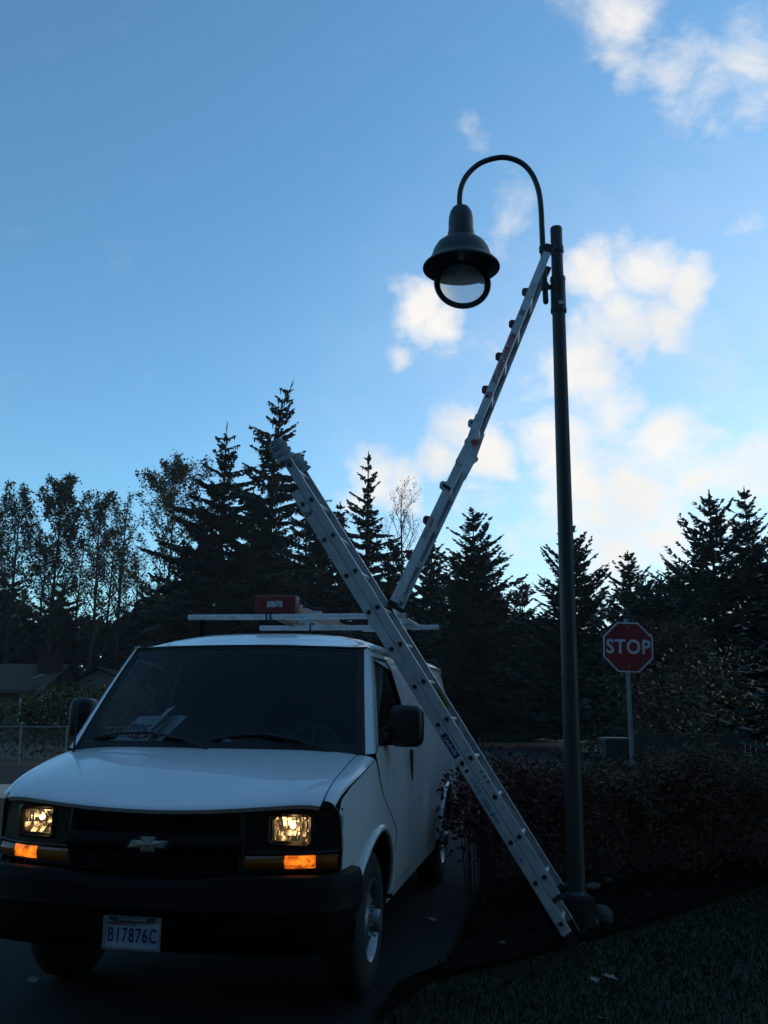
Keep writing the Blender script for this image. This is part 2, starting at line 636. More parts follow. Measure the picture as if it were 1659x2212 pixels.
# tail
mb.grid(lambda i, j: (lambda z: ((2 * i - 1) * S(5.6, z) * (1 if z < 1.9 else .97), 5.6 + .03 * math.sin(PI * i), z))(lerp(.42, 1.95, j)), 10, 12)
body = mb.build('body', white_paint, van, smooth=35)
roof = MB().grid(lambda i, j: roof_pt(2 * i - 1, [1.32, 1.37, 1.45, 1.55, 1.68, 1.85, 2.05, 2.6, 3.0, 3.4, 3.8, 4.2, 4.6, 4.9, 5.2, 5.35, 5.5, 5.58, 5.62][round(j * 18)]), 32, 18).build('roof', roof_paint, van, smooth=40)
rb = MB()
for sx in (-1, 1):
    rb.tube([(sx * (S(y, 1.93) + .012), y, 1.945 - (.0 if y < 5.2 else .06 * ((y - 5.2) / .3) ** 2)) for y in (1.47, 1.8, 2.4, 3.0, 3.8, 4.6, 5.1, 5.4, 5.5)], .014, 6)
rb.build('drip_rail', white_paint, roof, smooth=50)
rib = MB()
for x in (-.5, -.25, 0, .25, .5):
    rib.add(*(lambda g: (g.v, g.f))(MB().grid(lambda i, j: (x + (i - .5) * .05, 2.35 + j * 2.9, roof_pt(x / .812, 2.4)[2] + .0 + .009 * math.sin(PI * i) + .001), 4, 6)))
rib.build('roof_rib', roof_paint, roof, smooth=60)

# bonnet
hood = MB().grid(lambda i, j: (lambda x, y: (x, y + planshift(x, y), Hz(x, y)))((2 * i - 1) * (.850 + .018 * j), [-.012, -.006, .0, .01, .03, .06, .1, .16, .23, .3, .36, .42, .48, .55, .62, .69, .76, .83][round(j * 17)]), 30, 17)
hood.add([(p[0] * .99, p[1] + .012, p[2] - .02) for p in hood.v[:31]] + list(hood.v[:31]), [(i, i + 1, i + 32, i + 31) for i in range(30)])
hood = hood.build('bonnet', white_paint, van, smooth=40)
# wells, floor, and a black box added against light leaks under the bonnet
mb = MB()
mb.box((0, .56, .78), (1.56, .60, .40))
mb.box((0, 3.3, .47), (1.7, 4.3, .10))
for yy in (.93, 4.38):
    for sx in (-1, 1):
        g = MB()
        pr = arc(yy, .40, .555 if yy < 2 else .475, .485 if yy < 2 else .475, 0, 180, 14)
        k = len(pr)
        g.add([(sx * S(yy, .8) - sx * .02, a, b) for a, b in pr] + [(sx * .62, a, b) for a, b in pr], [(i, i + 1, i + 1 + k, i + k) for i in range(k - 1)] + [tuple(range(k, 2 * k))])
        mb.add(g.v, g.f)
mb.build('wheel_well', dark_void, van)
for sx in (-1, 1):
    MB().tube([(sx * (S(a, b) + .004), a, b) for a, b in arc(.93, .40, .552, .482, 4, 158, 20)], .020, 8).build('wheel_arch_lip', white_paint, van, smooth=60)
    MB().tube([(sx * (S(a, b) + .003), a, b) for a, b in arc(4.38, .40, .475, .475, 4, 176, 18)], .014, 8).build('wheel_arch_lip', white_paint, van, smooth=60)

# windscreen
glz = MB().grid(lambda i, j: tuple(WS((2 * i - 1) * .985, j)), 24, 12).build('windscreen', MATS['windscreen_glass'], van, smooth=80)
fr_ = MB()
fr_.grid(lambda i, j: tuple(WS((2 * i - 1) * .985, j * .075, .003)), 24, 2)
fr_.grid(lambda i, j: tuple(WS((2 * i - 1) * .985, .97 + j * .03, .003)), 24, 1)
for sx in (-1, 1):
    fr_.grid(lambda i, j: tuple(WS(sx * lerp(.945, .99, i), .07 + j * .905, .0032)), 2, 12)
fr_.build('glass_border', trim_rubber, glz, smooth=80)
MB().tube([tuple(WS(sx_, v_, .004)) for sx_, v_ in [(-.99, 0), (-.99, .25), (-.99, .5), (-.99, .75), (-.985, 1.0)] + [(u / 10, 1.005) for u in range(-9, 10, 2)] + [(.985, 1.0), (.99, .75), (.99, .5), (.99, .25), (.99, 0)]], .009, 6).build('windscreen_seal', trim_rubber, glz, smooth=60)
# cowl with louvres
cw = MB().grid(lambda i, j: ((2 * i - 1) * .93, lerp(.825, .93, j) + .035 * (2 * i - 1) ** 2, 1.285 + .012 * j), 16, 2).build('cowl_panel', black_plastic, van)
for k in range(22):
    MB().slab((.14 + .021 * k, .832, 1.296), (.007, 0, 0), (0, .05, 0), (0, 0, .016)).build('louvre', black_plastic, cw)
# wipers
for px_, x0, x1 in ((0, -.80, -.20), (1, -.02, .52)):
    w = MB()
    u0, u1 = x0 / .90, x1 / .88
    for k in range(8):
        a = lerp(u0, u1, k / 8)
        b = lerp(u0, u1, (k + 1) / 8)
        v1 = .085 + .045 * math.sin(PI * k / 8)
        v2 = .085 + .045 * math.sin(PI * (k + 1) / 8)
        w.tube([tuple(WS(a, v1, .016)), tuple(WS(b, v2, .016))], .009, 6)
    wp = w.build('wiper_blade', trim_rubber, van)
    a = lerp(u0, u1, .55)
    MB().tube([tuple(WS(a, .125, .03)), tuple(WS(lerp(u0, u1, 1.0), .07, .035)), tuple(WS(lerp(u0, u1, 1.30), .0, .03))], [.007, .009, .012], 6).build('wiper_arm', black_plastic, wp)

# doors
for sx in (1, -1):
    dr = MB()
    for ol in (DOOR_LOW, DOOR_FRONT, DOOR_REAR, DOOR_TOP):
        p = side([ol], sx, .003)
        dr.add(p.v, p.f)
    door = dr.build('door', white_paint, van, smooth=35)
    side([WINDOW], sx, -.010).build('window_pane', MATS['side_glass'], door, smooth=80)
    ring = [(y, z) for y, z in WINDOW] + [WINDOW[0]]
    MB().tube([(sx * (S(y, z) + .001), y, z) for y, z in ring], .011, 6).build('window_seal', trim_rubber, door)
    gap = MB().tube([(sx * (S(y, z) - .002), y, z) for y, z in [(.909, 1.30), (1.034, 1.05), (1.27, .925), (1.505, .80), (1.512, .458), (2.0, .458), (2.305, .458), (2.305, .8), (2.305, 1.1), (2.305, 1.345), (2.305, 1.6), (2.305, 1.89), (2.0, 1.891), (1.43, 1.891)]], .0025, 5)
    gap.build('door_gap', dark_void, door)
    h = MB()
    h.box((sx * (S(2.18, 1.17) + .010), 2.16, 1.165), (.020, .034, .215), ch=.008)
    hd = h.build('door_handle', black_plastic, door)
    # mirror
    mi = MB()
    n = 16
    prof = []
    sec = []
    for j, (yy, s_) in enumerate(((1.205, .70), (1.215, .90), (1.24, 1.0), (1.30, 1.0), (1.345, .96), (1.36, .90))):
        for i in range(n):
            a = 2 * PI * i / n
            ca, sa = math.cos(a), math.sin(a)
            e = .42
            mw_, mx_, mz_ = (.105, 1.095, 1.452) if sx > 0 else (.075, 1.085, 1.478)
            sec.append((sx * (mx_ + mw_ * s_ * math.copysign(abs(ca) ** e, ca)), yy, mz_ + .128 * s_ * math.copysign(abs(sa) ** e, sa)))
    F = [(j * n + i, j * n + (i + 1) % n, (j + 1) * n + (i + 1) % n, (j + 1) * n + i) for j in range(5) for i in range(n)]
    F += [tuple(range(n - 1, -1, -1)), tuple(5 * n + i for i in range(n))]
    mi.add(sec, F)
    mr_ = mi.build('wing_mirror', black_plastic, door, smooth=45)
    MB().box((sx * mx_, 1.362, mz_), (mw_ * 1.6, .004, .21)).build('mirror_glass', chrome, door)
    am = MB()
    am.box((sx * .985, 1.29, 1.355), (.17, .085, .045), ch=.012)
    am.box((sx * 1.02, 1.29, 1.372), (.10, .07, .05), ch=.012)
    pt = patch([[(1.02, 1.335), (1.26, 1.335), (1.36, 1.345), (1.36, 1.40), (1.14, 1.455)]], (1, 2), [], [], lambda y, z: (sx * (S(y, z) + .012), y, z))
    am.add(pt.v, pt.f)
    am.build('mirror_arm', black_plastic, door, smooth=40)
# tail lights
for sx in (-1, 1):
    patch([[(5.44, 1.18), (5.60, 1.18), (5.585, 1.66), (5.47, 1.66)]], (1, 2), [], [1.3, 1.4, 1.5, 1.6], lambda y, z: (sx * (S(y, z) + .012), y, z)).build('tail_light', mat('red_lens', (0.35, 0.012, 0.015), 0.15, coat=1.0), van)
MB().box((0, 5.70, .52), (1.9, .14, .18), ch=.03).build('rear_bumper', bumper_grey, van)

# ---- front: grille plate, crossbar, mesh, emblem
HX, HZ = .69, .962
HW, HH = .090, .060


def fascia(x, z, off=0.0):
    return (x, yF(x) + off, z)


def fpatch(outlines, off=0.0):
    return patch(outlines, (0, 2), frange(-.95, .96, .05), [.8, .88, .96, 1.02], lambda x, z: fascia(x, z, off))


def mirror_x(ols):
    return [[(-a, b) for a, b in ol][::-1] for ol in ols]


def ztop(x):
    return Hz(x, .0) - .006


rim_pts = [x / 20 for x in range(-18, 19)]
plate = []
half = [[(.44, .745), (.93, .775), (.93, HZ - HH), (.44, HZ - HH)], [(.44, HZ - HH), (HX - HW, HZ - HH), (HX - HW, HZ + HH), (.44, HZ + HH)], [(HX + HW, HZ - HH), (.93, HZ - HH), (.925, HZ + HH), (HX + HW, HZ + HH)], [(.44, HZ + HH), (.92, HZ + HH), (.905, 1.062), (.85, 1.090), (.70, 1.080), (.44, 1.040)]]
gp = fpatch(half, .035)
gp2 = fpatch(mirror_x(half), .035)
gp.add(gp2.v, gp2.f)
back = fpatch([[(-.46, .70), (.46, .70), (.46, 1.05), (-.46, 1.05)]], .085)
gp.add(back.v, back.f)
for sx in (-1, 1):   # outer return to the fender
    gp.grid(lambda i, j: (sx * lerp(.93, S(.23, lerp(.75, 1.06, j)) + .001, i), lerp(yF(.93) + .035, .235, i), lerp(.755, 1.063, j)), 2, 4)
grille = gp.build('grille', black_plastic, van, smooth=40)
rm = MB().tube([(x, yF(x) + .008, ztop(x) - .012) for x in rim_pts], .016, 8)
rm.build('grille_rim', black_plastic, grille, smooth=60)
cb = MB().grid(lambda i, j: (lambda x, a: (x, yF(x) - .012 - .028 * math.sin(PI * j), lerp(.838, .938, j)))(-.455 + .91 * i, j), 16, 6)
cb.build('grille_crossbar', bumper_grey, grille, smooth=60)
for zlo, zhi in ((.944, 1.036), (.742, .834)):
    nrow = 5
    for k in range(nrow):
        z = lerp(zlo, zhi, (k + .5) / nrow)
        MB().tube([(x, yF(x) + .035, z) for x in (-.45, -.25, 0, .25, .45)], .0045, 4).build('grille_bar', black_plastic, grille)
    for k in range(26):
        x = -.44 + .88 * k / 25
        MB().tube([(x, yF(x) + .038, zlo), (x, yF(x) + .038, zhi)], .004, 4).build('grille_bar', black_plastic, grille)
for sx in (-1, 1):
    MB().tube([fascia(sx * .455, .74, .02), fascia(sx * .462, .88, .012), fascia(sx * .455, 1.04, .02)], .014, 8).build('grille_post', black_plastic, grille, smooth=60)
    MB().tube([fascia(sx * x, .848 + .012 * max(0, (x - .75) / .17) ** 2, .022) for x in (.46, .55, .65, .75, .85, .925)], .010, 6).build('bezel_rail', black_plastic, grille, smooth=60)
    MB().tube([fascia(sx * x, 1.045 + .02 * (x - .46) / .45, .020) for x in (.46, .55, .65, .75, .85, .905)] + [fascia(sx * .928, 1.02, .03), fascia(sx * .932, .87, .035), fascia(sx * .930, .78, .035)], .010, 6).build('bezel_rail', black_plastic, grille, smooth=60)
# emblem: a slanted cross
em_o = [(-.097, -.021), (-.077, .021), (-.033, .021), (-.033, .042), (.034, .042), (.034, .021), (.098, .021), (.078, -.021), (.034, -.021), (.034, -.042), (-.033, -.042), (-.033, -.021)]


def emblem(scale, y0, dome, d):
    P = [(x * scale[0], z * scale[1]) for x, z in em_o]
    P = [(x * 1.12, z * .86) for x, z in P]
    V = [(x, y0, z) for x, z in P] + [(x * .97, y0 - d, z * .94) for x, z in P] + [(0, y0 - d - dome, 0)]
    n = len(P)
    F = [(i, (i + 1) % n, n + (i + 1) % n, n + i) for i in range(n)] + [(n + i, n + (i + 1) % n, 2 * n) for i in range(n)]
    return MB().add([(a, b, c + .888) for a, b, c in V], F)


emblem((1.24, 1.30), -.004, .0, .012).build('emblem_surround', black_plastic, grille)
emblem((1, 1), -.014, .008, .009).build('emblem', mat('pale_metal', (0.62, 0.63, 0.52), 0.28, metal=0.65, noise=(40, (0.45, 0.46, 0.42), 0.4, 0.7)), grille)

# ---- headlights
reflector = mat('reflector', (0.70, 0.67, 0.61), 0.34, metal=1.0)
bulb_m = mat('headlight_bulb', (1, 1, 1), 0.5, emit=(1.0, 0.62, 0.26), estr=7)
rng = random.Random(5)


def rrect(hw, hh, r, n=4):
    P = []
    for cx, cz, a0 in ((hw - r, hh - r, 0), (-hw + r, hh - r, 90), (-hw + r, -hh + r, 180), (hw - r, -hh + r, 270)):
        for i in range(n + 1):
            a = R_(a0 + 90 * i / n)
            P.append((cx + r * math.cos(a), cz + r * math.sin(a)))
    return P


for sx in (-1, 1):
    cx = sx * HX
    y0 = yF(HX) + .030
    slope = sx * .15 * 2.5 / .95 * (HX / .95) ** 1.5 * .55

    def hp(a, c, d):
        return (cx + a, y0 + slope * a + d, HZ + c)
    # moulded surround, funnel inwards
    outer, inner = rrect(.118, .084, .028), rrect(HW - .004, HH - .003, .022)
    n = len(outer)
    hs = MB().add([hp(a, c, -.006) for a, c in outer] + [hp(a, c, -.014) for a, c in rrect(.104, .074, .024)] + [hp(a, c, .016) for a, c in inner], [(k * n + i, k * n + (i + 1) % n, (k + 1) * n + (i + 1) % n, (k + 1) * n + i) for k in (0, 1) for i in range(n)])
    head = hs.build('headlight', black_plastic, van, smooth=30)
    V, F = [], []
    nu, nv = 9, 5
    rf = MB()
    for i in range(nu):
        for j in range(nv):
            ua, ub = -1 + 2 * i / nu, -1 + 2 * (i + 1) / nu
            va, vb = -1 + 2 * j / nv, -1 + 2 * (j + 1) / nv
            tx, tz, dd = rng.uniform(-.010, .010), rng.uniform(-.010, .010), rng.uniform(-.003, .003)

            def q(u, v, s1, s2):
                d = .078 - .052 * max(u * u, 0) * 1.0 - .030 * v * v + dd + s1 * tx + s2 * tz
                return hp(u * HW, v * HH, max(.012, d))
            rf.quad(q(ua, va, -1, -1), q(ub, va, 1, -1), q(ub, vb, 1, 1), q(ua, vb, -1, 1))
    rf.build('reflector', reflector, head)
    bl = MB().lathe([(0.0001, -.016), (.010, -.013), (.014, -.004), (.014, .008), (.009, .016), (.0001, .018)], 12, Matrix.Rotation(R_(90), 4, 'X'), hp(.0, .014, .048))
    bl.build('bulb', bulb_m, head, smooth=60)
    lr = rrect(HW - .004, HH - .003, .022)
    lens = MB().add([hp(a, c, .006) for a, c in lr] + [hp(a * .7, c * .7, -.004) for a, c in lr] + [hp(0, 0, -.007)], [(i, (i + 1) % n, n + (i + 1) % n, n + i) for i in range(n)] + [(n + i, n + (i + 1) % n, 2 * n) for i in range(n)])
    lens.build('headlight_lens', MATS['lens_glass'], head, smooth=60)
    fl = MB()
    for k in range(1, 10):
        a = -HW + 2 * HW * k / 10
        fl.box(hp(a, 0, .000), (.0022, .004, 1.75 * HH))
    fl.build('lens_flute', MATS['lens_glass'], head)

# ---- turn signals: dull amber with a lit middle
amber_dull = mat('amber_lens', (0.40, 0.12, 0.008), 0.18, coat=0.6, noise=(60, (0.26, 0.07, 0.005), 0.4, 0.7))
LIT = bpy.data.materials.new('amber_lens_lit')
LIT.use_nodes = True
n_, l_ = LIT.node_tree.nodes, LIT.node_tree.links
b_ = n_['Principled BSDF']
b_.inputs['Base Color'].default_value = (0.5, 0.10, 0.005, 1)
b_.inputs['Roughness'].default_value = 0.2
tcx = n_.new('ShaderNodeTexCoord')
vor = n_.new('ShaderNodeTexVoronoi')
vor.inputs['Scale'].default_value = 110
vor.inputs['Randomness'].default_value = 0.05
l_.new(tcx.outputs['Object'], vor.inputs['Vector'])
nz = n_.new('ShaderNodeTexNoise')
nz.inputs['Scale'].default_value = 22
l_.new(tcx.outputs['Object'], nz.inputs['Vector'])
mrx = n_.new('ShaderNodeMapRange')
l_.new(vor.outputs['Distance'], mrx.inputs['Value'])
mrx.inputs['From Max'].default_value = 0.6
mrx.inputs['To Min'].default_value = 1.25
mrx.inputs['To Max'].default_value = 0.5
mul = n_.new('ShaderNodeMath')
mul.operation = 'MULTIPLY'
l_.new(mrx.outputs[0], mul.inputs[0])
mr2 = n_.new('ShaderNodeMapRange')
l_.new(nz.outputs['Fac'], mr2.inputs['Value'])
mr2.inputs['From Min'].default_value = 0.35
mr2.inputs['From Max'].default_value = 0.7
mr2.inputs['To Min'].default_value = 0.30
mr2.inputs['To Max'].default_value = 1.9
l_.new(mr2.outputs[0], mul.inputs[1])
l_.new(mul.outputs[0], b_.inputs['Emission Strength'])
b_.inputs['Emission Color'].default_value = (1.0, 0.19, 0.012, 1)
for sx in (-1, 1):
    def sig(x0, x1, off):
        mbx = MB()
        nn = 8
        zl = lambda x: .772 + .012 * (x - .47) / .45
        zh = lambda x: .838 + .008 * (x - .47) / .45
        mbx.grid(lambda i, j: fascia(sx * lerp(x0, x1, i), lerp(zl(lerp(x0, x1, i)), zh(lerp(x0, x1, i)), j), off - .012 * math.sin(PI * j)), nn, 6)
        for xe in (x0, x1):
            mbx.grid(lambda i, j: fascia(sx * xe, lerp(zl(xe), zh(xe), j), lerp(.03, off - .012 * math.sin(PI * j), i)), 1, 6)
        return mbx
    s0 = sig(.475, .668, .022).build('turn_signal', amber_dull, van, smooth=60)
    sig(.672, .815, .019).build('lit_lens', LIT, s0, smooth=60)
    sig(.819, .920, .022).build('outer_lens', amber_dull, s0, smooth=60)

# ---- bumper
bpath = [(-1.005, .37), (-1.01, .28), (-1.005, .18), (-.985, .10), (-.93, .035), (-.84, -.02), (-.70, -.062), (-.5, -.088), (-.25, -.098), (0, -.10), (.25, -.098), (.5, -.088), (.70, -.062), (.84, -.02), (.93, .035), (.985, .10), (1.005, .18), (1.01, .28), (1.005, .37)]
bprof = [(-.13, .752), (-.05, .768), (-.012, .762), (.0, .745), (.012, .69), (.010, .628), (.018, .612), (.014, .598), (-.004, .590), (-.012, .52), (-.03, .455), (-.07, .40), (-.14, .385)]
V = []
for k, (bx, by) in enumerate(bpath):
    a, b2 = bpath[max(0, k - 1)], bpath[min(len(bpath) - 1, k + 1)]
    tx, ty = b2[0] - a[0], b2[1] - a[1]
    ln = math.hypot(tx, ty)
    nx, ny = ty / ln, -tx / ln
    dip = .030 * (1 - sstep((abs(bx) - .30) / .22))
    lift = .10 * sstep((by - .0) / .3)
    for o_, z_ in bprof:
        zz = z_ - (dip if z_ > .72 else 0)
        if z_ < .60:
            zz += lift * (.60 - z_) / .27
        V.append((bx + nx * o_, by + ny * o_, zz))
k = len(bprof)
bump = MB().add(V, [(i * k + j, (i + 1) * k + j, (i + 1) * k + j + 1, i * k + j + 1) for i in range(len(bpath) - 1) for j in range(k - 1)]).build('front_bumper', bumper_grey, van, smooth=32)

# ---- licence plate with its dealer frame
pl_y = -.118
PX, PZ = -.008, .497
plm = mat('plate_enamel', (0.50, 0.55, 0.62), 0.4, noise=(7, (0.34, 0.42, 0.56), 0.42, 0.62))
lp = MB().box((PX, pl_y, PZ), (.282, .003, .139)).build('licence_plate', plm, van)
fr = MB()
chromeish = mat('plate_frame_metal', (0.45, 0.46, 0.48), 0.35, metal=0.7)
fo, fi = rrect(.148, .075, .008), rrect(.137, .063, .005)
n = len(fo)
fr.add([(PX + a, pl_y - .002, PZ + c) for a, c in fo] + [(PX + a, pl_y - .008, PZ + c) for a, c in fo] + [(PX + a, pl_y - .008, PZ + c) for a, c in fi] + [(PX + a, pl_y - .002, PZ + c) for a, c in fi], [(q * n + i, q * n + (i + 1) % n, (q + 1) * n + (i + 1) % n, (q + 1) * n + i) for q in (0, 1, 2) for i in range(n)])
fr.build('plate_frame', chromeish, lp)
tb = MB()
tb.add([(PX + a, pl_y - .0086, PZ + c) for a, c in ((-.126, .073), (-.110, .055), (-.094, .050), (.094, .050), (.110, .055), (.126, .073))], [(0, 1, 2, 3, 4, 5)])
tb.build('frame_top_band', mat('frame_dark_print', (0.03, 0.04, 0.06), 0.5), lp)
face = lambda dx, dz, d: frame((PX + dx, pl_y - d, PZ + dz), (1, 0, 0), (0, 0, 1))
plate_red = mat('plate_red_print', (0.30, 0.06, 0.05), 0.6)
text('frame_lettering', 'DWAYNELANE', .019, mat('frame_pale_print', (0.35, 0.38, 0.42), .5), face(0, .062, .0095), lp, xs=1.15, bold=.0004)
text('state_name', 'WASHINGTON', .022, plate_red, face(-.056, .039, .0022), lp, xs=1.0, bold=.0005)
text('plate_number', 'B17876C', .090, ink_blue, face(.001, -.012, .0025), lp, xs=.66, bold=.0008, spacing=1.16)
for dx_, word in ((-.055, 'ARLINGTON'), (.055, 'CHEVROLET')):
    text('frame_lettering', word, .014, mat('frame_pale_print', (0.35, 0.38, 0.42), .5), face(dx_, -.0685, .009), lp, xs=1.0)

# ---- wheels
def wheel(x, y, sx, steer=0.0):
    r, w_ = .385, .235
    M = Matrix.Translation((x, y, r)) @ Matrix.Rotation(steer, 4, 'Z') @ Matrix.Rotation(R_(90) * sx, 4, 'Y')
    ty = MB()
    prof = [(.222, -w_ / 2 + .01), (.26, -w_ / 2), (.33, -w_ / 2 + .003), (.368, -w_ / 2 + .022), (.383, -w_ / 2 + .045), (.385, -.02), (.378, -.018), (.378, -.008), (.385, -.006), (.385, .006), (.378, .008), (.378, .018), (.385, .02), (.383, w_ / 2 - .045), (.368, w_ / 2 - .022), (.33, w_ / 2 - .003), (.26, w_ / 2), (.222, w_ / 2 - .01)]
    ty.lathe(prof, 48, M)
    wh = ty.build('wheel', rubber, van, smooth=35)
    rm_ = MB().lathe([(.222, -w_ / 2 + .02), (.224, w_ / 2 - .006), (.214, w_ / 2 - .004), (.205, w_ / 2 - .02), (.196, w_ / 2 - .045), (.17, w_ / 2 - .055), (.13, w_ / 2 - .03), (.095, w_ / 2 - .012), (.09, w_ / 2 - .014), (.0005, w_ / 2 - .016)], 40, M)
    rm_.build('rim', steel_wheel, wh, smooth=35)
    MB().lathe([(.062, w_ / 2 - .018), (.060, w_ / 2 + .03), (.052, w_ / 2 + .042), (.0005, w_ / 2 + .046)], 20, M).build('hub_cap', mat('hub_steel', (0.22, 0.22, 0.23), 0.4, metal=0.6), wh, smooth=35)
    for i in range(8):
        a = 2 * PI * i / 8
        c = M @ Vector((.083 * math.cos(a), .083 * math.sin(a), w_ / 2 - .004))
        ax = (M.to_3x3() @ Vector((0, 0, 1)))
        MB().tube([c - ax * .012, c + ax * .016], .011, 6).build('lug_nut', chrome, wh)
        a += PI / 8
        q = [M @ Vector((rr_ * math.cos(a + da), rr_ * math.sin(a + da), w_ / 2 - dz_)) for rr_, da, dz_ in ((.145, -.13, .036), (.178, -.14, .050), (.178, .14, .050), (.145, .13, .036))]
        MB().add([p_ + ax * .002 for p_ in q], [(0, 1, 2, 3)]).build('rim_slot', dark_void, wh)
    return wh


for sx in (1, -1):
    wheel(sx * .845, .93, sx, 0.0)
    wheel(sx * .835, 4.38, sx)

# ---- cab interior
dash = MB().grid(lambda i, j: ((2 * i - 1) * .86, lerp(.90, 1.5, j), [1.27, 1.285, 1.29, 1.285, 1.26, 1.20, 1.05][round(j * 6)] + (.06 * math.exp(-((2 * i - 1) * .86 - .42) ** 2 / .03) * (1 if .4 < j < .95 else 0))), 24, 6).build('dashboard', interior, van, smooth=50)
cabm = MB()
cabm.box((0, 2.62, 1.22), (1.72, .03, 1.5))
cabm.box((0, 1.9, .62), (1.8, 1.5, .04))
cabm.build('bulkhead', interior, van)
for sx in (-1, 1):
    st = MB()
    st.box((sx * .42, 2.12, .90), (.50, .52, .16), ch=.05)
    st.box((sx * .42, 2.40, 1.25), (.48, .13, .66), ch=.05)
    seat = st.build('seat', seat_cloth, van, smooth=50)
    MB().box((sx * .42, 2.42, 1.66), (.26, .10, .17), ch=.04).build('headrest', seat_cloth, seat, smooth=50)
    MB().box((sx * .42, 1.52, 1.905), (.46, .16, .022), ch=.008).build('sun_visor', mat('visor_vinyl', (.10, .10, .10), .8), van)
M = Matrix.Translation((.42, 1.52, 1.27)) @ Matrix.Rotation(R_(62), 4, 'X')
sw = MB()
sw.tube([M @ Vector((.19 * math.cos(2 * PI * i / 24), .19 * math.sin(2 * PI * i / 24), 0)) for i in range(25)], .015, 8, cap=False)
for a in (0, 130, 230):
    sw.tube([M @ Vector((0, 0, -.02)), M @ Vector((.185 * math.cos(R_(a + 90)), .185 * math.sin(R_(a + 90)), 0))], .012, 6)
sw.build('steering_wheel', black_plastic, van, smooth=60)
MB().box((0, 1.42, 1.86), (.24, .03, .07), ch=.012).build('rear_view_mirror', black_plastic, van)
# aerial on the far fender
MB().tube([(-.88, .80, 1.24), (-.885, .82, 1.34), (-.895, .845, 1.60), (-.91, .875, 2.02)], [.012, .006, .003, .002], 6).build('aerial', trim_rubber, van)

# ------------------------------------------------------------------ roof rack (bolted to the van: a part of it)
BAR_Z = 2.25
rack = MB()
bars_ = ((2.45, -.86, .905), (3.49, -.60, 1.03))
rack_foot = mat('rack_foot', (0.008, 0.008, 0.008), 0.9, spec=0.05)
leg = MB()
for yb, xa, xb in bars_:
    for x in (-.74, .76):
        leg.box((x, yb, 2.12), (.030, .045, .22), ch=.006)
        leg.box((x * 1.02, yb, 2.02), (.07, .09, .03), ch=.006)
rack = leg.build('roof_rack', rack_foot, van, smooth=40)
for yb, xa, xb in bars_:
    MB().box(((xa + xb) / 2, yb, BAR_Z), (xb - xa, .052, .040), ch=.008).build('cross_bar', alu_bright, rack, smooth=40)
    for x in (xa, xb):
        MB().box((x, yb, BAR_Z), (.016, .048, .036), ch=.004).build('bar_end_plug', black_plastic, rack)
for yb, x in ((2.45, -.20), (2.45, -.165), (3.49, -.12), (3.49, .62)):
    MB().tube([(x + .03 * math.cos(2 * PI * k / 12) * .25, yb + .034 * math.cos(2 * PI * k / 12), BAR_Z + .005 + .038 * math.sin(2 * PI * k / 12)) for k in range(13)], .007, 6, cap=False).build('bungee_strap', trim_rubber, rack, smooth=60)
ub = MB()
ub.box((.42, 3.47, 2.275), (.035, .03, .12), ch=.004)
ub.box((.42, 3.44, 2.222), (.13, .05, .02), ch=.004)
ub.build('u_bracket', alu, rack)
ub2 = MB().box((.93, 3.50, 2.30), (.05, .05, .06), ch=.012)
ub2.tube([(.93, 3.5, 2.33), (.86, 3.2, 2.34), (.80, 2.75, 2.36), (.78, 2.58, 2.42)], .005, 5)
ub2.tube([(.96, 3.5, 2.30), (.975, 3.52, 2.15), (.985, 3.56, 2.0)], .005, 5)
ub2.build('ratchet_strap', rubber, rack)

# ------------------------------------------------------------------ things carried on the rack (van axes, parented only to their own roots)
def van_root(name, p, label, cat):
    o = empty(name, VM @ Vector(p), label, cat, rz=VAN_YAW)
    return o


red_pl = mat('red_plastic', (0.23, 0.018, 0.022), 0.5, noise=(11, (0.16, 0.02, 0.022), 0.45, 0.7), bump=0.05, bscale=60)
fibre = mat('fibreglass_rail', (0.33, 0.20, 0.13), 0.55, noise=(14, (0.24, 0.15, 0.10), 0.45, 0.7))
SL = Vector((-.145, 2.50, 2.274))
st = van_root('stepladder', SL, 'stepladder lying on the van roof rack with its red top cap facing forward', 'stepladder')
MB().box((0, 0, .072), (.335, .125, .142), ch=.010).build('top_cap', red_pl, st, smooth=40)
wp = MB().box((.0, -.0645, .075), (.125, .003, .048)).build('cap_label', mat('worn_label', (0.55, 0.55, 0.56), 0.6, noise=(35, (0.12, 0.10, 0.12), 0.52, 0.58)), st)
MB().box((-.10, -.064, .10), (.012, .006, .014)).build('cap_hole', dark_void, st)
for s in (-1, 1):
    MB().slab((s * .10 - .016, .06, .030), (.032, 0, 0), (s * .085, 1.55, -.03), (0, 0, .055)).build('side_rail', fibre, st)
    MB().slab((s * .11 - .012, .10, -.0), (.024, 0, 0), (s * .12, 1.45, .0), (0, 0, .028)).build('rear_rail', fibre, st)
for k in range(5):
    y = .30 + .27 * k
    w = .21 + .11 * y
    MB().box((0, y, .070), (w, .028, .075)).build('step', alu, st)
MB().tube([(.13, .12, .10), (.17, .16, .14), (.20, .13, .08), (.26, .15, .055), (.33, .17, .055)], .014, 6).build('hinge_spreader', black_plastic, st)

pk = van_root('roof_plank', (.72, 2.28, 2.273), 'flat aluminium plank lying lengthwise on the rack under the red lettered ladder', 'plank')
MB().box((0, .72, .012), (.20, 1.44, .022), ch=.004).build('deck', alu, pk)
for k in range(5):
    MB().box((-.08 + .04 * k, .72, .0245), (.012, 1.44, .004)).build('grip_rib', alu_bright, pk)
for y in (.004, 1.436):
    MB().box((0, y, .012), (.206, .014, .030)).build('end_cap', black_plastic, pk)

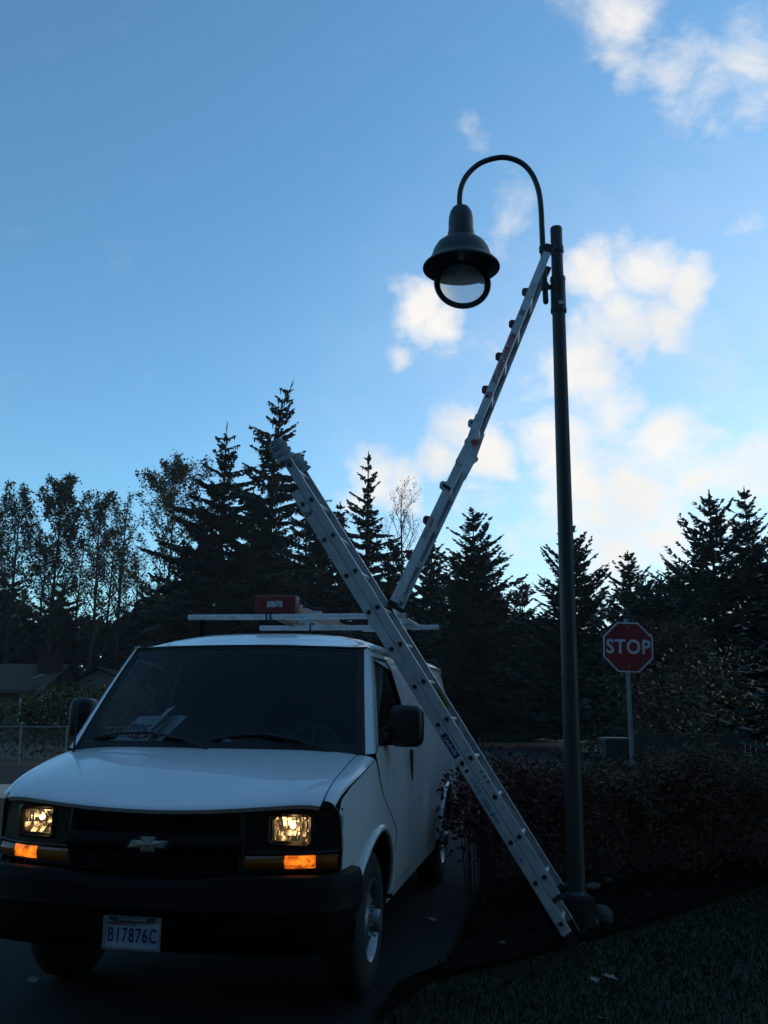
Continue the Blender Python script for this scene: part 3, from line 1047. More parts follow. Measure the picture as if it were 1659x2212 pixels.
# flyers on the dashboard
for loc, tilt, yaw_, size, ph, label in (((-.63, 1.00, 1.325), 48, -.12, (.235, .22), 1, 'white flyer with blue and red lettering propped on the van dashboard'), ((-.52, 1.08, 1.315), 52, -.55, (.17, .23), 2, 'folded flyer leaning open behind the lettered one on the dashboard')):
    o = empty('flyer', VM @ Vector(loc), label, 'flyer', 'flyers on the dashboard', rz=VAN_YAW)
    M = Matrix.Rotation(yaw_, 4, 'Z') @ Matrix.Rotation(R_(tilt), 4, 'X')
    a, b = size
    sh = .10 if ph == 1 else .11
    sheet = MB().grid(lambda i, j: M @ Vector(((i - .5) * a + sh * j, j * b, .012 * math.sin(PI * i))), 6, 4).build('sheet', paper, o)
    if ph == 1:
        text('flyer_lettering', 'nec', .100, ink_blue, M @ Matrix.Translation((.035, .130, .0135)), o, xs=1.0, bold=.0015, shear=.3)
        text('flyer_lettering', 'LE', .070, ink_red, M @ Matrix.Translation((.035, .062, .0135)), o, xs=1.0, bold=.0015, shear=.3)
        MB().tube([M @ Vector((.055 + .105 * math.cos(R_(t)), .125 + .095 * math.sin(R_(t)), .0135)) for t in range(150, 330, 15)], .004, 4).build('printed_ring', ink_red, o)
    else:
        MB().grid(lambda i, j: M @ Vector(((i - .5) * a * .9 + sh * j - .05, j * b * 1.12, .03 + .05 * i)), 4, 3).build('sheet_fold', paper, o)
        for k in range(4):
            MB().box((0, 0, 0), (.07, .008, .001), M=M.to_3x3().to_4x4(), ).shift(M @ Vector((.03 + .02 * k, .05 + .03 * k, .008))).build('printed_line', ink_blue, o)
cardo = empty('dash_card', VM @ Vector((-.02, 1.12, 1.292)), 'small card with blue edge standing in the middle of the dashboard', 'card', rz=VAN_YAW)
MB().box((0, 0, .035), (.055, .004, .070)).build('card_face', paper, cardo)
MB().box((-.034, 0, .035), (.012, .004, .070)).build('card_edge', ink_blue, cardo)
MB().box((.060, .01, .030), (.06, .02, .055)).build('red_packet', red_pl, cardo)

# ------------------------------------------------------------------ extension ladder leaning on the roof edge
EP, ED = Vector((1.072, 6.584, .437)), Vector((-.535, -.012, .845)).normalized()
EN, ER = Vector((.845, 0, .535)).normalized(), Vector((.225, .974, 0)).normalized()
EL = lambda s, a, w: EP + ED * s + EN * a + ER * w
ext_loc = EL(-.47, -.03, .2)
ext = empty('extension_ladder', ext_loc, 'long aluminium extension ladder with cloth covered top ends leaning across the van side', 'ladder')
RW = .0665
STEP = .3048
collar_m = mat('rung_collar', (0.40, 0.38, 0.33), 0.5, metal=0.6)


def pierced_web(mbx, f, a0, a1, holes, s0, s1, r, w, n=12):
    """a strip of web with round holes along s"""
    hw = (a1 - a0) / 2
    ac = (a0 + a1) / 2
    cur = s0
    for h in holes:
        mbx.quad(f(cur, a0, w), f(h - hw, a0, w), f(h - hw, a1, w), f(cur, a1, w))
        V = []
        for k in range(n):
            an = 2 * PI * k / n + PI / 4
            cx, cy = math.cos(an), math.sin(an)
            q = max(abs(cx), abs(cy))
            V.append(f(h + cx / q * hw, ac + cy / q * hw, w))
        for k in range(n):
            an = 2 * PI * k / n + PI / 4
            V.append(f(h + r * math.cos(an), ac + r * math.sin(an), w))
        mbx.add(V, [(k, (k + 1) % n, n + (k + 1) % n, n + k) for k in range(n)])
        cur = h + hw
    mbx.quad(f(cur, a0, w), f(s1, a0, w), f(s1, a1, w), f(cur, a1, w))


SF = lambda s, a, w: EL(s, a, w) - ext_loc
label_paper = mat('rail_sticker', (0.50, 0.56, 0.62), 0.5, noise=(70, (0.16, 0.22, 0.34), 0.50, 0.56))
for sec, a0, s0, s1, first, wn_, wf in (('base', -.069, -.465, 3.185, -STEP, 0.0, .42), ('fly', .0005, -.150, 3.52, 0.0, .007, .413)):
    a1 = a0 + RW
    ac = (a0 + a1) / 2
    holes = [first + STEP * k for k in range(12)]
    for w, inw in ((wn_, 1), (wf, -1)):
        rl = MB()
        pierced_web(rl, SF, a0, a1, holes, s0, s1, .0165, w)
        for ae, sg in ((a0, 1), (a1, -1)):
            rl.slab(SF(s0, ae, w), SF(s1, ae, w) - SF(s0, ae, w), EN * (.0032 * sg), ER * (.030 * inw))
        rl.build('rail', alu, ext)
    for k, h in enumerate(holes):
        c0, c1 = SF(h, ac, wn_ - .003), SF(h, ac, wf + .003)
        rg = MB().tube([c0, c1], .0158, 10, cap=False).build('rung', alu, ext, smooth=60)
        for cc, d_ in ((c0, -1), (c1, 1)):
            V, F = [], []
            nn = 12
            for r_, off in ((.0160, .0), (.0205, .001), (.0215, -.003)):
                for q in range(nn):
                    an = 2 * PI * q / nn
                    V.append(cc + ER * d_ * off + ED * (r_ * math.cos(an)) + EN * (r_ * math.sin(an)))
            F = [(b * nn + q, b * nn + (q + 1) % nn, (b + 1) * nn + (q + 1) % nn, (b + 1) * nn + q) for b in (0, 1) for q in range(nn)]
            MB().add(V, F).build('rung_collar', collar_m, rg, smooth=60)
cap_green = mat('end_cap_green', (0.02, 0.045, 0.035), 0.6)
for w in (-.003, .395):
    MB().slab(SF(3.165, -.072, w), ED * .035, EN * .072, ER * .030).build('rail_end_cap', cap_green, ext)
    MB().slab(SF(-.175, .001, w + .004), ED * .035, EN * .070, ER * .028).build('rail_end_cap', cap_green, ext)
    ft = MB().slab(SF(-.475, -.072, w), ED * .10, EN * .074, ER * .004)
    ft.slab(SF(-.50, -.060, w - .005), EN * .095, ER * .050, ED * .022)
    ft.build('ladder_shoe', rubber, ext)
cloth = mat('rag_cloth', (0.36, 0.38, 0.42), 0.9, noise=(9, (0.26, 0.27, 0.30), 0.4, 0.7), bump=0.5, bscale=55)
for q, w in enumerate((.0, .413)):
    rg_ = random.Random(q + 3)
    mt_ = MB()
    n, k = 24, 40
    V = []
    for j in range(k + 1):
        t = j / k
        s_ = 3.400 + .165 * t
        base = .056 + .0055 * math.sin(t * 21 + q) + .003 * math.sin(t * 47 + 2 * q)
        if t > .86:
            base *= math.sqrt(max(0, 1 - ((t - .86) / .15) ** 2))
        for i in range(n):
            an = 2 * PI * i / n
            rr_ = base * (1 + .07 * math.sin(an * 2 + t * 5 + q) + .025 * math.sin(an * 5 - t * 9))
            V.append(SF(s_ + .02 * math.sin(an + q) * (1 - t), .034 + rr_ * math.cos(an) * 1.15, w + rr_ * math.sin(an) * .75))
    mt_.add(V, [(j * n + i, j * n + (i + 1) % n, (j + 1) * n + (i + 1) % n, (j + 1) * n + i) for j in range(k) for i in range(n)] + [tuple(k * n + i for i in range(n))])
    mt_.build('rail_mitt', cloth, ext, smooth=70)


def rail_label(name, s0, s1, a0, a1, w, material, thick=.0012, side=-1):
    return MB().slab(SF(s0, a0, w), ED * (s1 - s0), EN * (a1 - a0), ER * (thick * side)).build(name, material, ext)


def rail_text(body, s, a, w, size, material, xdir, ydir, **k):
    M = frame(SF(s, a, w), xdir, ydir)
    return text('rail_lettering', body, size, material, M, ext, **k)


rail_text("24'", 2.965, -.034, -.0012, .050, ink_black, EN - ED * .25, ED, bold=.0012)
lab_blue = mat('label_blue', (0.012, 0.022, 0.085), 0.45)
rail_label('brand_label', .965, 1.150, -.062, -.018, -.0002, lab_blue)
rail_text('Louisville', 1.057, -.040, -.0017, .040, mat('label_white', (0.62, 0.66, 0.72), .6), -ED, EN, xs=.95, bold=.0006, shear=.25)
rail_label('notice_label', .845, .865, -.050, -.018, -.0002, ink_black)
rail_label('notice_label', .42, .80, -.058, -.018, -.0002, label_paper)
rail_label('notice_label', .14, .27, -.058, -.022, -.0002, label_paper)
for k, (s_, txt) in enumerate(((.72, 'LADDER'), (.60, 'DANGER'), (.50, 'WARNING'))):
    rail_text(txt, s_, -.038, -.0016, .020, ink_blue, -ED, EN)
lab_yel = mat('label_yellow', (0.42, 0.38, 0.01), 0.5)
rail_label('caution_label', 1.315, 1.475, .008, .046, .4125, lab_yel)
rail_text('CAUTION', 1.395, .027, .4108, .030, ink_black, -ED, EN, bold=.001)
rail_label('outlined_label', .90, 1.10, .012, .050, .4125, label_paper)
for s_ in (.80, .76, .72):
    MB().tube([SF(s_, .05, .0), SF(s_, .05, .004)], .009, 8).build('rivet', chrome, ext)

# ------------------------------------------------------------------ articulated ladder standing on the rack, top against the lamp post
A0, A1 = Vector((.064, 6.915, 2.305)), at(998, 990, Y=6.95)
B0, B1 = at(1028, 920, Y=6.96), at(1186, 533, Y=7.0)
AR = Vector((.115, .993, 0)).normalized()
art_loc = A0 + AR * .22
art = empty('articulated_ladder', art_loc, 'folding aluminium ladder with red lettering standing on the van rack against the lamp post', 'ladder')
orange_tab = mat('red_lock_tab', (0.20, 0.030, 0.026), 0.55)
print_red = mat('ladder_red_print', (0.62, 0.075, 0.05), 0.55)
for which, (p, q_), wid, ins in (('lower', (A0, A1), .46, 0.0), ('upper', (B0, B1), .44, .010)):
    d_ = (q_ - p)
    Ln = d_.length
    d_.normalize()
    nrm = AR.cross(d_).normalized()
    if nrm.x > 0:
        nrm = -nrm                                   # towards the climber's side (left)
    AF = lambda s, a, w, p=p, d_=d_, nrm=nrm, ins=ins: p + d_ * s + nrm * a + AR * (w + ins) - art_loc
    for w, inw in ((0.0, 1), (wid - 2 * ins, -1)):
        rl = MB()
        rl.slab(AF(0, -.031, w), d_ * Ln, nrm * .062, AR * (.003 * inw))
        rl.slab(AF(0, .028, w), d_ * Ln, nrm * .003, AR * (.032 * inw))
        rl.slab(AF(0, -.031, w), d_ * Ln, nrm * .003, AR * (.032 * inw))
        rl.slab(AF(0, -.031, w + .029 * inw), d_ * Ln, nrm * .018, AR * (.003 * inw))
        rl.slab(AF(0, .013, w + .029 * inw), d_ * Ln, nrm * .018, AR * (.003 * inw))
        rl.build('rail', alu_bright if inw > 0 else alu, art)  # near rail gets a paler metal: reflected sky put into its colour
    nr = 4
    for k in range(nr if which == 'lower' else 5):
        s_ = (.105 + .3048 * k) if which == 'lower' else (.015 + .3048 * k)
        rg = MB()
        rg.slab(AF(s_ - .018, -.020, .020), d_ * .036, nrm * .040, AR * (wid - 2 * ins - .04))
        rung = rg.build('rung', alu, art)
        for w, inw in ((0.0, 1), (wid - 2 * ins, -1)):
            tbm = MB()
            P = [(-.040, .031), (-.030, .062), (.004, .074), (.026, .066), (.036, .031)]
            lo = [AF(s_ + a, b, w + .002 * inw) for a, b in P]
            hi = [AF(s_ + a, b, w + .026 * inw) for a, b in P]
            m_ = len(P)
            tbm.add(lo + hi, [tuple(range(m_)), tuple(range(2 * m_ - 1, m_ - 1, -1))] + [(i, (i + 1) % m_, m_ + (i + 1) % m_, m_ + i) for i in range(m_)])
            hinge_pair = (which == 'lower' and k == nr - 1) or (which == 'upper' and k == 0)
            tb_ = tbm.build('lock_tab', alu if hinge_pair else orange_tab, art)
            if hinge_pair:
                MB().tube([AF(s_, .045, w - .010 * inw), AF(s_ - .01, -.02, w - .010 * inw)], .012, 8).build('lock_bar', black_plastic, art, smooth=60)
    if which == 'upper':
        for w in (-.002, wid - 2 * ins - .033):
            MB().slab(AF(Ln - .045, -.036, w), d_ * .075, nrm * .072, AR * .037).build('rail_end_cap', black_plastic, art)
        text('rail_lettering', 'LITTLE GIANT LADDER SYSTEM', .050, print_red, frame(AF(.62, -.004, -.0012), d_, nrm), art, xs=.63, bold=.0020, spacing=1.03)
        fl = MB().slab(AF(.255, -.022, -.0002), d_ * .055, nrm * .040, AR * -.001).build('flag_label', ink_red, art)
        MB().slab(AF(.255, -.002, -.0013), d_ * .024, nrm * .020, AR * -.0006).build('flag_canton', ink_blue, art)
        for k in range(3):
            MB().slab(AF(.255, -.018 + .012 * k, -.0013), d_ * .055, nrm * .005, AR * -.0004).build('flag_stripe', paper, art)
        MB().slab(AF(1.02, -.018, -.0002), d_ * .05, nrm * .036, AR * -.001).build('round_label', mat('label_pink', (.35, .25, .25), .5), art)
    else:
        text('rail_lettering', 'LITTLE GIANT', .036, mat('faded_red_print', (0.42, 0.14, 0.11), .55), frame(AF(.66, -.002, -.0012), d_, nrm), art, xs=.8, bold=.0008)
        for w in (-.002, wid - .033):
            MB().slab(AF(-.012, -.036, w), d_ * .05, nrm * .072, AR * .037).build('ladder_shoe', rubber, art)
# hinges
hd_ = (B0 - A1).normalized()
for w, sg in ((-.004, -1), (.462, 1)):
    c_ = at(1016, 957, Y=6.955) - art_loc + AR * w
    hp_ = MB()
    for a_, b_ in ((A1 - art_loc + AR * w - (A1 - A0).normalized() * .05, c_), (B0 - art_loc + AR * w + (B1 - B0).normalized() * .09, c_)):
        dd = (b_ - a_).normalized()
        nn_ = AR.cross(dd).normalized()
        hp_.slab(a_ - nn_ * .036, b_ - a_, nn_ * .072, AR * (.010 * sg))
    hp_.tube([c_, c_ + AR * .012 * sg], .047, 20)
    k_ = c_ + Vector((.030, 0, .0))
    hng = hp_.build('hinge', alu_bright, art, smooth=40)
    MB().tube([k_ + AR * .008 * sg, k_ + AR * .026 * sg], .025, 16).build('hinge_knob', print_red if sg < 0 else alu, hng, smooth=40)

# ------------------------------------------------------------------ street lamp
LY = 7.2
lp_b = at(1247, 1930, Y=LY)
lp_t = at(1200, 493, Y=LY)
LX = (lp_b.x + lp_t.x) / 2
lamp = empty('street_lamp', (LX, LY, 0.10), 'dark gooseneck street lamp with its round glass lens hanging open', 'street lamp')
lamp_paint = mat('lamp_paint', (0.022, 0.026, 0.027), 0.42, noise=(5, (0.034, 0.037, 0.036), 0.45, 0.7), bump=0.04, bscale=60)
pole_paint = mat('pole_paint', (0.040, 0.041, 0.040), 0.5, noise=(4, (0.038, 0.039, 0.037), 0.45, 0.7), bump=0.05, bscale=70)
zt = lp_t.z - .10
z_of = lambda py: at(1205, py, Y=LY).z - .10
MB().lathe([(.066, .02), (.065, .8), (.062, 2.0), (.058, 3.4), (.054, z_of(670))], 24).build('pole', pole_paint, lamp, smooth=60)
MB().lathe([(.050, z_of(675)), (.066, z_of(675)), (.067, z_of(668)), (.063, z_of(664)), (.062, z_of(610)), (.066, z_of(606)), (.064, z_of(600)), (.050, z_of(599)), (.049, z_of(548)), (.058, z_of(546)), (.058, z_of(533)), (.050, z_of(531)), (.051, z_of(496)), (.047, z_of(492)), (.001, z_of(491.5))], 24).build('mast_head', lamp_paint, lamp, smooth=35)
MB().box((.012, -.066, z_of(660)), (.045, .003, .028)).build('asset_tag', mat('asset_tag', (0.6, 0.62, 0.62), 0.5), lamp)
rel = lambda px, py, Y=LY: at(px, py, Y=Y) - Vector((LX, LY, .10))
arm = MB()
AY = LY - .02
pts = [(1179, 652), (1176, 600), (1173, 545), (1171, 500), (1169, 455), (1166, 425), (1160, 400), (1149, 376), (1133, 357), (1112, 345), (1086, 340), (1060, 344), (1037, 353), (1018, 368), (1004, 386), (996, 406), (993, 425), (993, 450)]
def smooth_path(P, k=5):
    out = []
    for i in range(len(P) - 1):
        a, b, c, d = P[max(0, i - 1)], P[i], P[i + 1], P[min(len(P) - 1, i + 2)]
        for j in range(k):
            t = j / k
            out.append(.5 * ((2 * b) + (c - a) * t + (2 * a - 5 * b + 4 * c - d) * t * t + (3 * b - a - 3 * c + d) * t ** 3))
    return out + [P[-1]]


arm.tube(smooth_path([rel(a, b, AY) for a, b in pts]), .0235, 14)
e0 = rel(1179, 652, AY)
arm.lathe([(.0235, 0), (.020, -.012), (.010, -.020), (.0005, -.022)], 12, None, e0)
arm.build('arm', lamp_paint, lamp, smooth=60)
for py in (539, 619):
    a = rel(1173 + (py - 539) * .05, py, AY)
    z = a.z
    cl = MB().box(((a.x + 0) / 2, -.01, z), (abs(a.x), .045, .030), ch=.006)
    cl.lathe([(.024, -.026), (.034, -.026), (.034, .026), (.024, .026)], 14, None, (a.x, -.02, z))
    cl.build('arm_clamp', lamp_paint, lamp, smooth=40)
c0 = rel(996, 520, LY - .02)
cx_, cy_ = c0.x, c0.y
zz = lambda py: rel(996, py, LY - .02).z
sh_ = MB()
prof = [(.0005, zz(446)), (.035, zz(446.5)), (.070, zz(450)), (.092, zz(459)), (.103, zz(471)), (.106, zz(483)), (.107, zz(502)), (.113, zz(503)), (.113, zz(514)), (.128, zz(518)), (.165, zz(522)), (.205, zz(530)), (.232, zz(541)), (.248, zz(553)), (.258, zz(562)), (.290, zz(569)), (.322, zz(577)), (.323, zz(580)), (.300, zz(578)), (.250, zz(571)), (.238, zz(563)), (.215, zz(548)), (.15, zz(532)), (.001, zz(524))]
sh_.lathe(prof, 48, None, (cx_, cy_, 0))
shade = sh_.build('shade', lamp_paint, lamp, smooth=28)
# the lens door hangs down, hinged at the far side of the shade
rc = rel(999, 613, LY + .06)
rg = MB()
tilt = Matrix.Rotation(R_(-8), 4, 'X')
ringM = Matrix.Translation(rc) @ tilt
rg.lathe([(.196, -.012), (.236, -.016), (.242, .0), (.236, .016), (.196, .012), (.190, .0), (.196, -.012)], 48, ringM @ Matrix.Rotation(R_(90), 4, 'X'))
ring = rg.build('lens_door', lamp_paint, lamp, smooth=45)
glass('lamp_lens_glass', (0.80, 0.84, 0.86), 1.45, haze=0.34, hazecol=(0.92, 0.92, 0.92), gloss_rough=0.08)
MB().lathe([(.0005, .055), (.06, .051), (.12, .036), (.17, .014), (.193, .0)], 40, ringM @ Matrix.Rotation(R_(90), 4, 'X')).build('lens', MATS['lamp_lens_glass'], ring, smooth=80)
MB().box(tuple(rc + Vector((0, .03, .235))), (.06, .03, .05), ch=.006).build('door_hinge', lamp_paint, ring)
MB().lathe([(.0005, zz(560)), (.028, zz(558)), (.034, zz(545)), (.020, zz(530))], 16, None, (cx_, cy_, 0)).build('lamp_bulb', mat('frosted_bulb', (.5, .5, .48), .4), lamp)
concrete = mat('concrete', (0.026, 0.025, 0.023), 0.95, spec=0.1, noise=(8, (0.018, 0.017, 0.016), 0.4, 0.7), bump=0.3, bscale=60)
MB().lathe([(.135, -.12), (.130, .110), (.122, .125), (.001, .128)], 24).build('footing', concrete, lamp, smooth=35)
MB().lathe([(.088, .126), (.088, .142), (.072, .155), (.067, .17)], 20).build('base_flange', lamp_paint, lamp, smooth=35)

# ------------------------------------------------------------------ stop sign
SY = 14.3
sc_ = at(1357, 1398, Y=SY)
sg = empty('stop_sign', (at(1361, 1625, Y=SY).x + .015, SY, 0), 'red octagonal stop sign on a thin galvanised post above the hedge', 'stop sign')
gal = mat('galvanised', (0.34, 0.36, 0.37), 0.55, metal=0.2, noise=(10, (0.32, 0.34, 0.35), 0.4, 0.7))
lean = Matrix.Rotation(R_(-1.3), 4, 'Y')
sx0 = sc_.x - sg.location.x
pb = MB()
top = Vector((sx0 - .012, .03, sc_.z + .44))
pd = (top - Vector((0.02, .03, 0)))
for a, w_ in ((-.026, .012), (.026, .012), (0, .03)):
    pb.slab(Vector((.02 + a - w_ / 2, .028 + (0 if w_ < .02 else .012), 0)), pd, Vector((w_, 0, 0)), Vector((0, .006, 0)))
post = pb.build('post', gal, sg)
for k in range(26):
    c = Vector((.02, .037, .3)) + pd * (k / 30)
    MB().box(c, (.011, .004, .011)).build('post_hole', dark_void, post)
OM = Matrix.Translation((sx0, 0, sc_.z)) @ Matrix.Rotation(R_(1.2), 4, 'Y')
octp = lambda r, y: [OM @ Vector((r / math.cos(PI / 8) * math.cos(PI / 8 + PI / 4 * k), y, r / math.cos(PI / 8) * math.sin(PI / 8 + PI / 4 * k))) for k in range(8)]
P0_, P1_ = octp(.381, 0), octp(.381, .004)
sign_red = mat('sign_red', (0.27, 0.014, 0.018), 0.45, noise=(3, (0.22, 0.014, 0.018), 0.4, 0.7))
sign_white = mat('sign_white', (0.58, 0.60, 0.62), 0.45, noise=(5, (0.46, 0.48, 0.50), 0.45, 0.75))
pn = MB().add(P0_ + P1_, [tuple(range(8)), tuple(range(15, 7, -1))] + [(k, (k + 1) % 8, 8 + (k + 1) % 8, 8 + k) for k in range(8)]).build('sign_panel', sign_white, sg)
MB().add(octp(.359, -.002), [tuple(range(8))]).build('red_field', sign_red, pn)
text('sign_lettering', 'STOP', .300, sign_white, OM @ frame((0, -.004, -.004), (1, 0, 0), (0, 0, 1)), pn, xs=.90, bold=.0065, spacing=1.08)
for z in (.30, -.30):
    MB().tube([OM @ Vector((0, -.002, z)), OM @ Vector((0, -.010, z))], .012, 8).build('bolt', chrome, sg)

# ------------------------------------------------------------------ ground
def ground_mat(name, c1, c2, scale, rough, c3=None, bump=0.4, bscale=60):
    return mat(name, c1, rough, noise=(scale, c2, 0.38, 0.68), bump=bump, bscale=bscale)


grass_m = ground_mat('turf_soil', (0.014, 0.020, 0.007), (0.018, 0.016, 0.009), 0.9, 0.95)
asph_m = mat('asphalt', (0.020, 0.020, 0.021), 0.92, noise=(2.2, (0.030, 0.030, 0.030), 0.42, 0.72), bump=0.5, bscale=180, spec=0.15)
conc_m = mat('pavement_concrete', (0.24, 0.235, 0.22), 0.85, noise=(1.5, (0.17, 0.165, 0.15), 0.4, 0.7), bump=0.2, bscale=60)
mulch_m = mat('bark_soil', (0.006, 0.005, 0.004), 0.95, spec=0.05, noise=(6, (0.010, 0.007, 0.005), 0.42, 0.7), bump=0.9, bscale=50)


def sheet(name, pts, z, material, kind='structure'):
    o = MB().add([(x, y, z) for x, y in pts], [tuple(range(len(pts)))]).build(name, material)
    return tag(o, kind=kind)


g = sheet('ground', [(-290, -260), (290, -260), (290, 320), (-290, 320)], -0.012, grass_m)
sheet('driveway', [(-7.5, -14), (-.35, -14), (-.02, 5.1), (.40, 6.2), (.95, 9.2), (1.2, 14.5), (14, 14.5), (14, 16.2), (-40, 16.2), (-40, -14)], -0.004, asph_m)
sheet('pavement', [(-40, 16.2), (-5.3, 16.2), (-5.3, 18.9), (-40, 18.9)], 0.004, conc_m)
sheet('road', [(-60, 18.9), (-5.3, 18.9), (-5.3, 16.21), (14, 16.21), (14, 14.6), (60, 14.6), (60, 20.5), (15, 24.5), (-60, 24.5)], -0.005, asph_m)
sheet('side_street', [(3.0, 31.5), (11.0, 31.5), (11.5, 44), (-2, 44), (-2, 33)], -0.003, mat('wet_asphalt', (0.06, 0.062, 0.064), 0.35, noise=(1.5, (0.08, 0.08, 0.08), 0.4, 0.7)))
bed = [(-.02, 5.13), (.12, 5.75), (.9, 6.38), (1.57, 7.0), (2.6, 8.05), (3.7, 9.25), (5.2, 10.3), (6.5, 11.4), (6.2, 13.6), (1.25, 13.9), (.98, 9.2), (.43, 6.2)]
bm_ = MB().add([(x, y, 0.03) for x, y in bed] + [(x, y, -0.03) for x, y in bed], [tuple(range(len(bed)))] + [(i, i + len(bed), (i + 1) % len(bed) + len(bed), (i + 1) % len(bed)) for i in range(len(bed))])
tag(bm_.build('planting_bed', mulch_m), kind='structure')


def inside(x, y, poly):
    c = False
    j = len(poly) - 1
    for i in range(len(poly)):
        xi, yi = poly[i]
        xj, yj = poly[j]
        if (yi > y) != (yj > y) and x < (xj - xi) * (y - yi) / (yj - yi) + xi:
            c = not c
        j = i
    return c


rng = random.Random(11)
chips = MB()
for k in range(5200):
    while True:
        x, y = rng.uniform(-.05, 6.2), rng.uniform(5.1, 12.5)
        if inside(x, y, bed):
            break
    l, w = rng.uniform(.015, .05), rng.uniform(.006, .016)
    a, t = rng.uniform(0, PI), rng.uniform(-.5, .5)
    u = Vector((math.cos(a), math.sin(a), math.sin(t))) * l
    v = Vector((-math.sin(a), math.cos(a), rng.uniform(-.4, .4))) * w
    p = Vector((x, y, .034 + rng.uniform(0, .02)))
    chips.quad(p - u - v, p + u - v, p + u + v, p - u + v)
tag(chips.build('bark_chips', mat('bark_chip', (0.007, 0.0055, 0.004), 0.9, spec=0.05, noise=(9, (0.016, 0.012, 0.009), 0.5, 0.75))), kind='stuff')

lawn = MB()
lawn_poly = [(-.30, 3.6), (-.02, 5.11), (.12, 5.73), (.9, 6.36), (1.57, 6.98), (2.6, 8.03), (3.7, 9.23), (5.2, 10.25), (7.5, 10.25), (4.0, 4.0), (2.5, 2.8), (-.3, 2.8)]
gv, gf = [], []
cnt = 0
while cnt < 80000:
    y = 3.2 + 7.2 * rng.random() ** 1.25
    x = rng.uniform(-.3, 7.0)
    if not inside(x, y, lawn_poly):
        continue
    cnt += 1
    h = rng.uniform(.012, .030)
    a = rng.uniform(0, 2 * PI)
    w = rng.uniform(.0016, .003) * (1 + y * .08)
    lx, ly = rng.gauss(0, .014), rng.gauss(0, .014)
    o = len(gv)
    gv += [(x - w * math.cos(a), y - w * math.sin(a), -.01), (x + w * math.cos(a), y + w * math.sin(a), -.01), (x + lx, y + ly, h)]
    gf.append((o, o + 1, o + 2))
lw = MB()
lw.v, lw.f = gv, gf
tag(lw.build('grass', mat('grass_blade', (0.016, 0.026, 0.004), 0.9, spec=0.0, noise=(1.3, (0.022, 0.024, 0.005), 0.4, 0.7))), kind='stuff')

# ------------------------------------------------------------------ leaves, stones, litter
leafm = {'tan': mat('dry_leaf', (0.10, 0.065, 0.036), 0.8, noise=(40, (0.06, 0.036, 0.02), 0.4, 0.7)), 'pale': mat('pale_leaf', (0.24, 0.21, 0.18), 0.8, noise=(40, (0.15, 0.13, 0.11), 0.4, 0.7))}


def leaf(px, py, size, rot, kind, label, z=.02):
    p = at(px, py, Z=z)
    o = MB()
    P = [(0, -1), (.35, -.55), (.85, -.3), (.5, .1), (.62, .55), (.2, .55), (0, 1), (-.2, .5), (-.66, .5), (-.5, .05), (-.85, -.35), (-.3, -.55)]
    M = Matrix.Rotation(rot, 4, 'Z') @ Matrix.Rotation(.25, 4, 'X')
    size *= .75
    V = [M @ Vector((a * size, b * size, .35 * size * (a * a + .4 * b * b))) for a, b in P] + [Vector((0, 0, .0))]
    o.add(V, [(i, (i + 1) % 12, 12) for i in range(12)])
    ob = o.build('fallen_leaf', leafm[kind])
    ob.location = p + Vector((0, 0, .012))
    return tag(ob, label, 'leaf', 'leaves fallen on the ground')


leaf(1284, 2121, .050, .4, 'pale', 'smaller pale leaf of the pair lying on the lawn')
leaf(1317, 2116, .070, 1.3, 'pale', 'larger pale leaf of the pair lying on the lawn')
leaf(933, 1990, .055, .9, 'pale', 'pale leaf lying on the dark bed close to the van front wheel', .045)
leaf(985, 1972, .035, 2.1, 'tan', 'tan leaf on the dark bed between van wheel and ladder foot', .045)
leaf(1086, 2040, .04, .2, 'tan', 'tan leaf at the edge of the lawn left of the ladder foot', .045)
leaf(1300, 2205, .05, 2.4, 'tan', 'tan leaf lying nearest in the lawn', .02)
leaf(70, 2122, .055, .6, 'pale', 'pale leaf on the asphalt beside the van far front tyre', .0)
leaf(1400, 1935, .04, 1.0, 'tan', 'tan leaf on the dark bed right of the lamp stones', .045)
leaf(1345, 1910, .04, 2.0, 'pale', 'pale leaf on the bed behind the lamp stones', .045)

stone_m = mat('pale_stone', (0.085, 0.085, 0.080), 0.95, spec=0.1, noise=(12, (0.05, 0.05, 0.047), 0.4, 0.7), bump=0.5, bscale=40)
for (px, py, z, sx_, sy_, sz_, sd, label) in ((1302, 1985, .05, .10, .08, .10, 1, 'pale rounded stone right of the lamp post foot'), (1262, 1990, .04, .16, .08, .05, 2, 'long flat grey stone before the lamp post foot'), (1228, 1912, .22, .06, .05, .03, 3, 'small pinkish slab on the left of the lamp footing'), (1281, 1915, .22, .09, .05, .028, 4, 'flat pale slab on the right of the lamp footing'), (1312, 1902, .10, .05, .04, .03, 5, 'small pale chip of stone behind the lamp footing')):
    bm = bmesh.new()
    bmesh.ops.create_icosphere(bm, subdivisions=2, radius=1)
    rr_ = random.Random(sd)
    for v in bm.verts:
        v.co *= 1 + rr_.uniform(-.16, .16)
        v.co = Vector((v.co.x * sx_, v.co.y * sy_, max(-.5, v.co.z) * sz_))
    bmesh.ops.bevel(bm, geom=bm.edges[:], offset=.004, segments=1, affect='EDGES')
    me = bpy.data.meshes.new('stone')
    bm.to_mesh(me)
    bm.free()
    me.materials.append(stone_m)
    o = bpy.data.objects.new('stone', me)
    col.objects.link(o)
    o.location = at(px, py, Z=z)
    o.rotation_euler.z = sd
    tag(o, label, 'stone', 'stones round the lamp post foot')
    me.shade_smooth()

# ------------------------------------------------------------------ foliage
def leaf_mat(name, c1, c2, scale=0.9):
    return mat(name, c1, 0.6, noise=(scale, c2, 0.35, 0.68), spec=0.12)


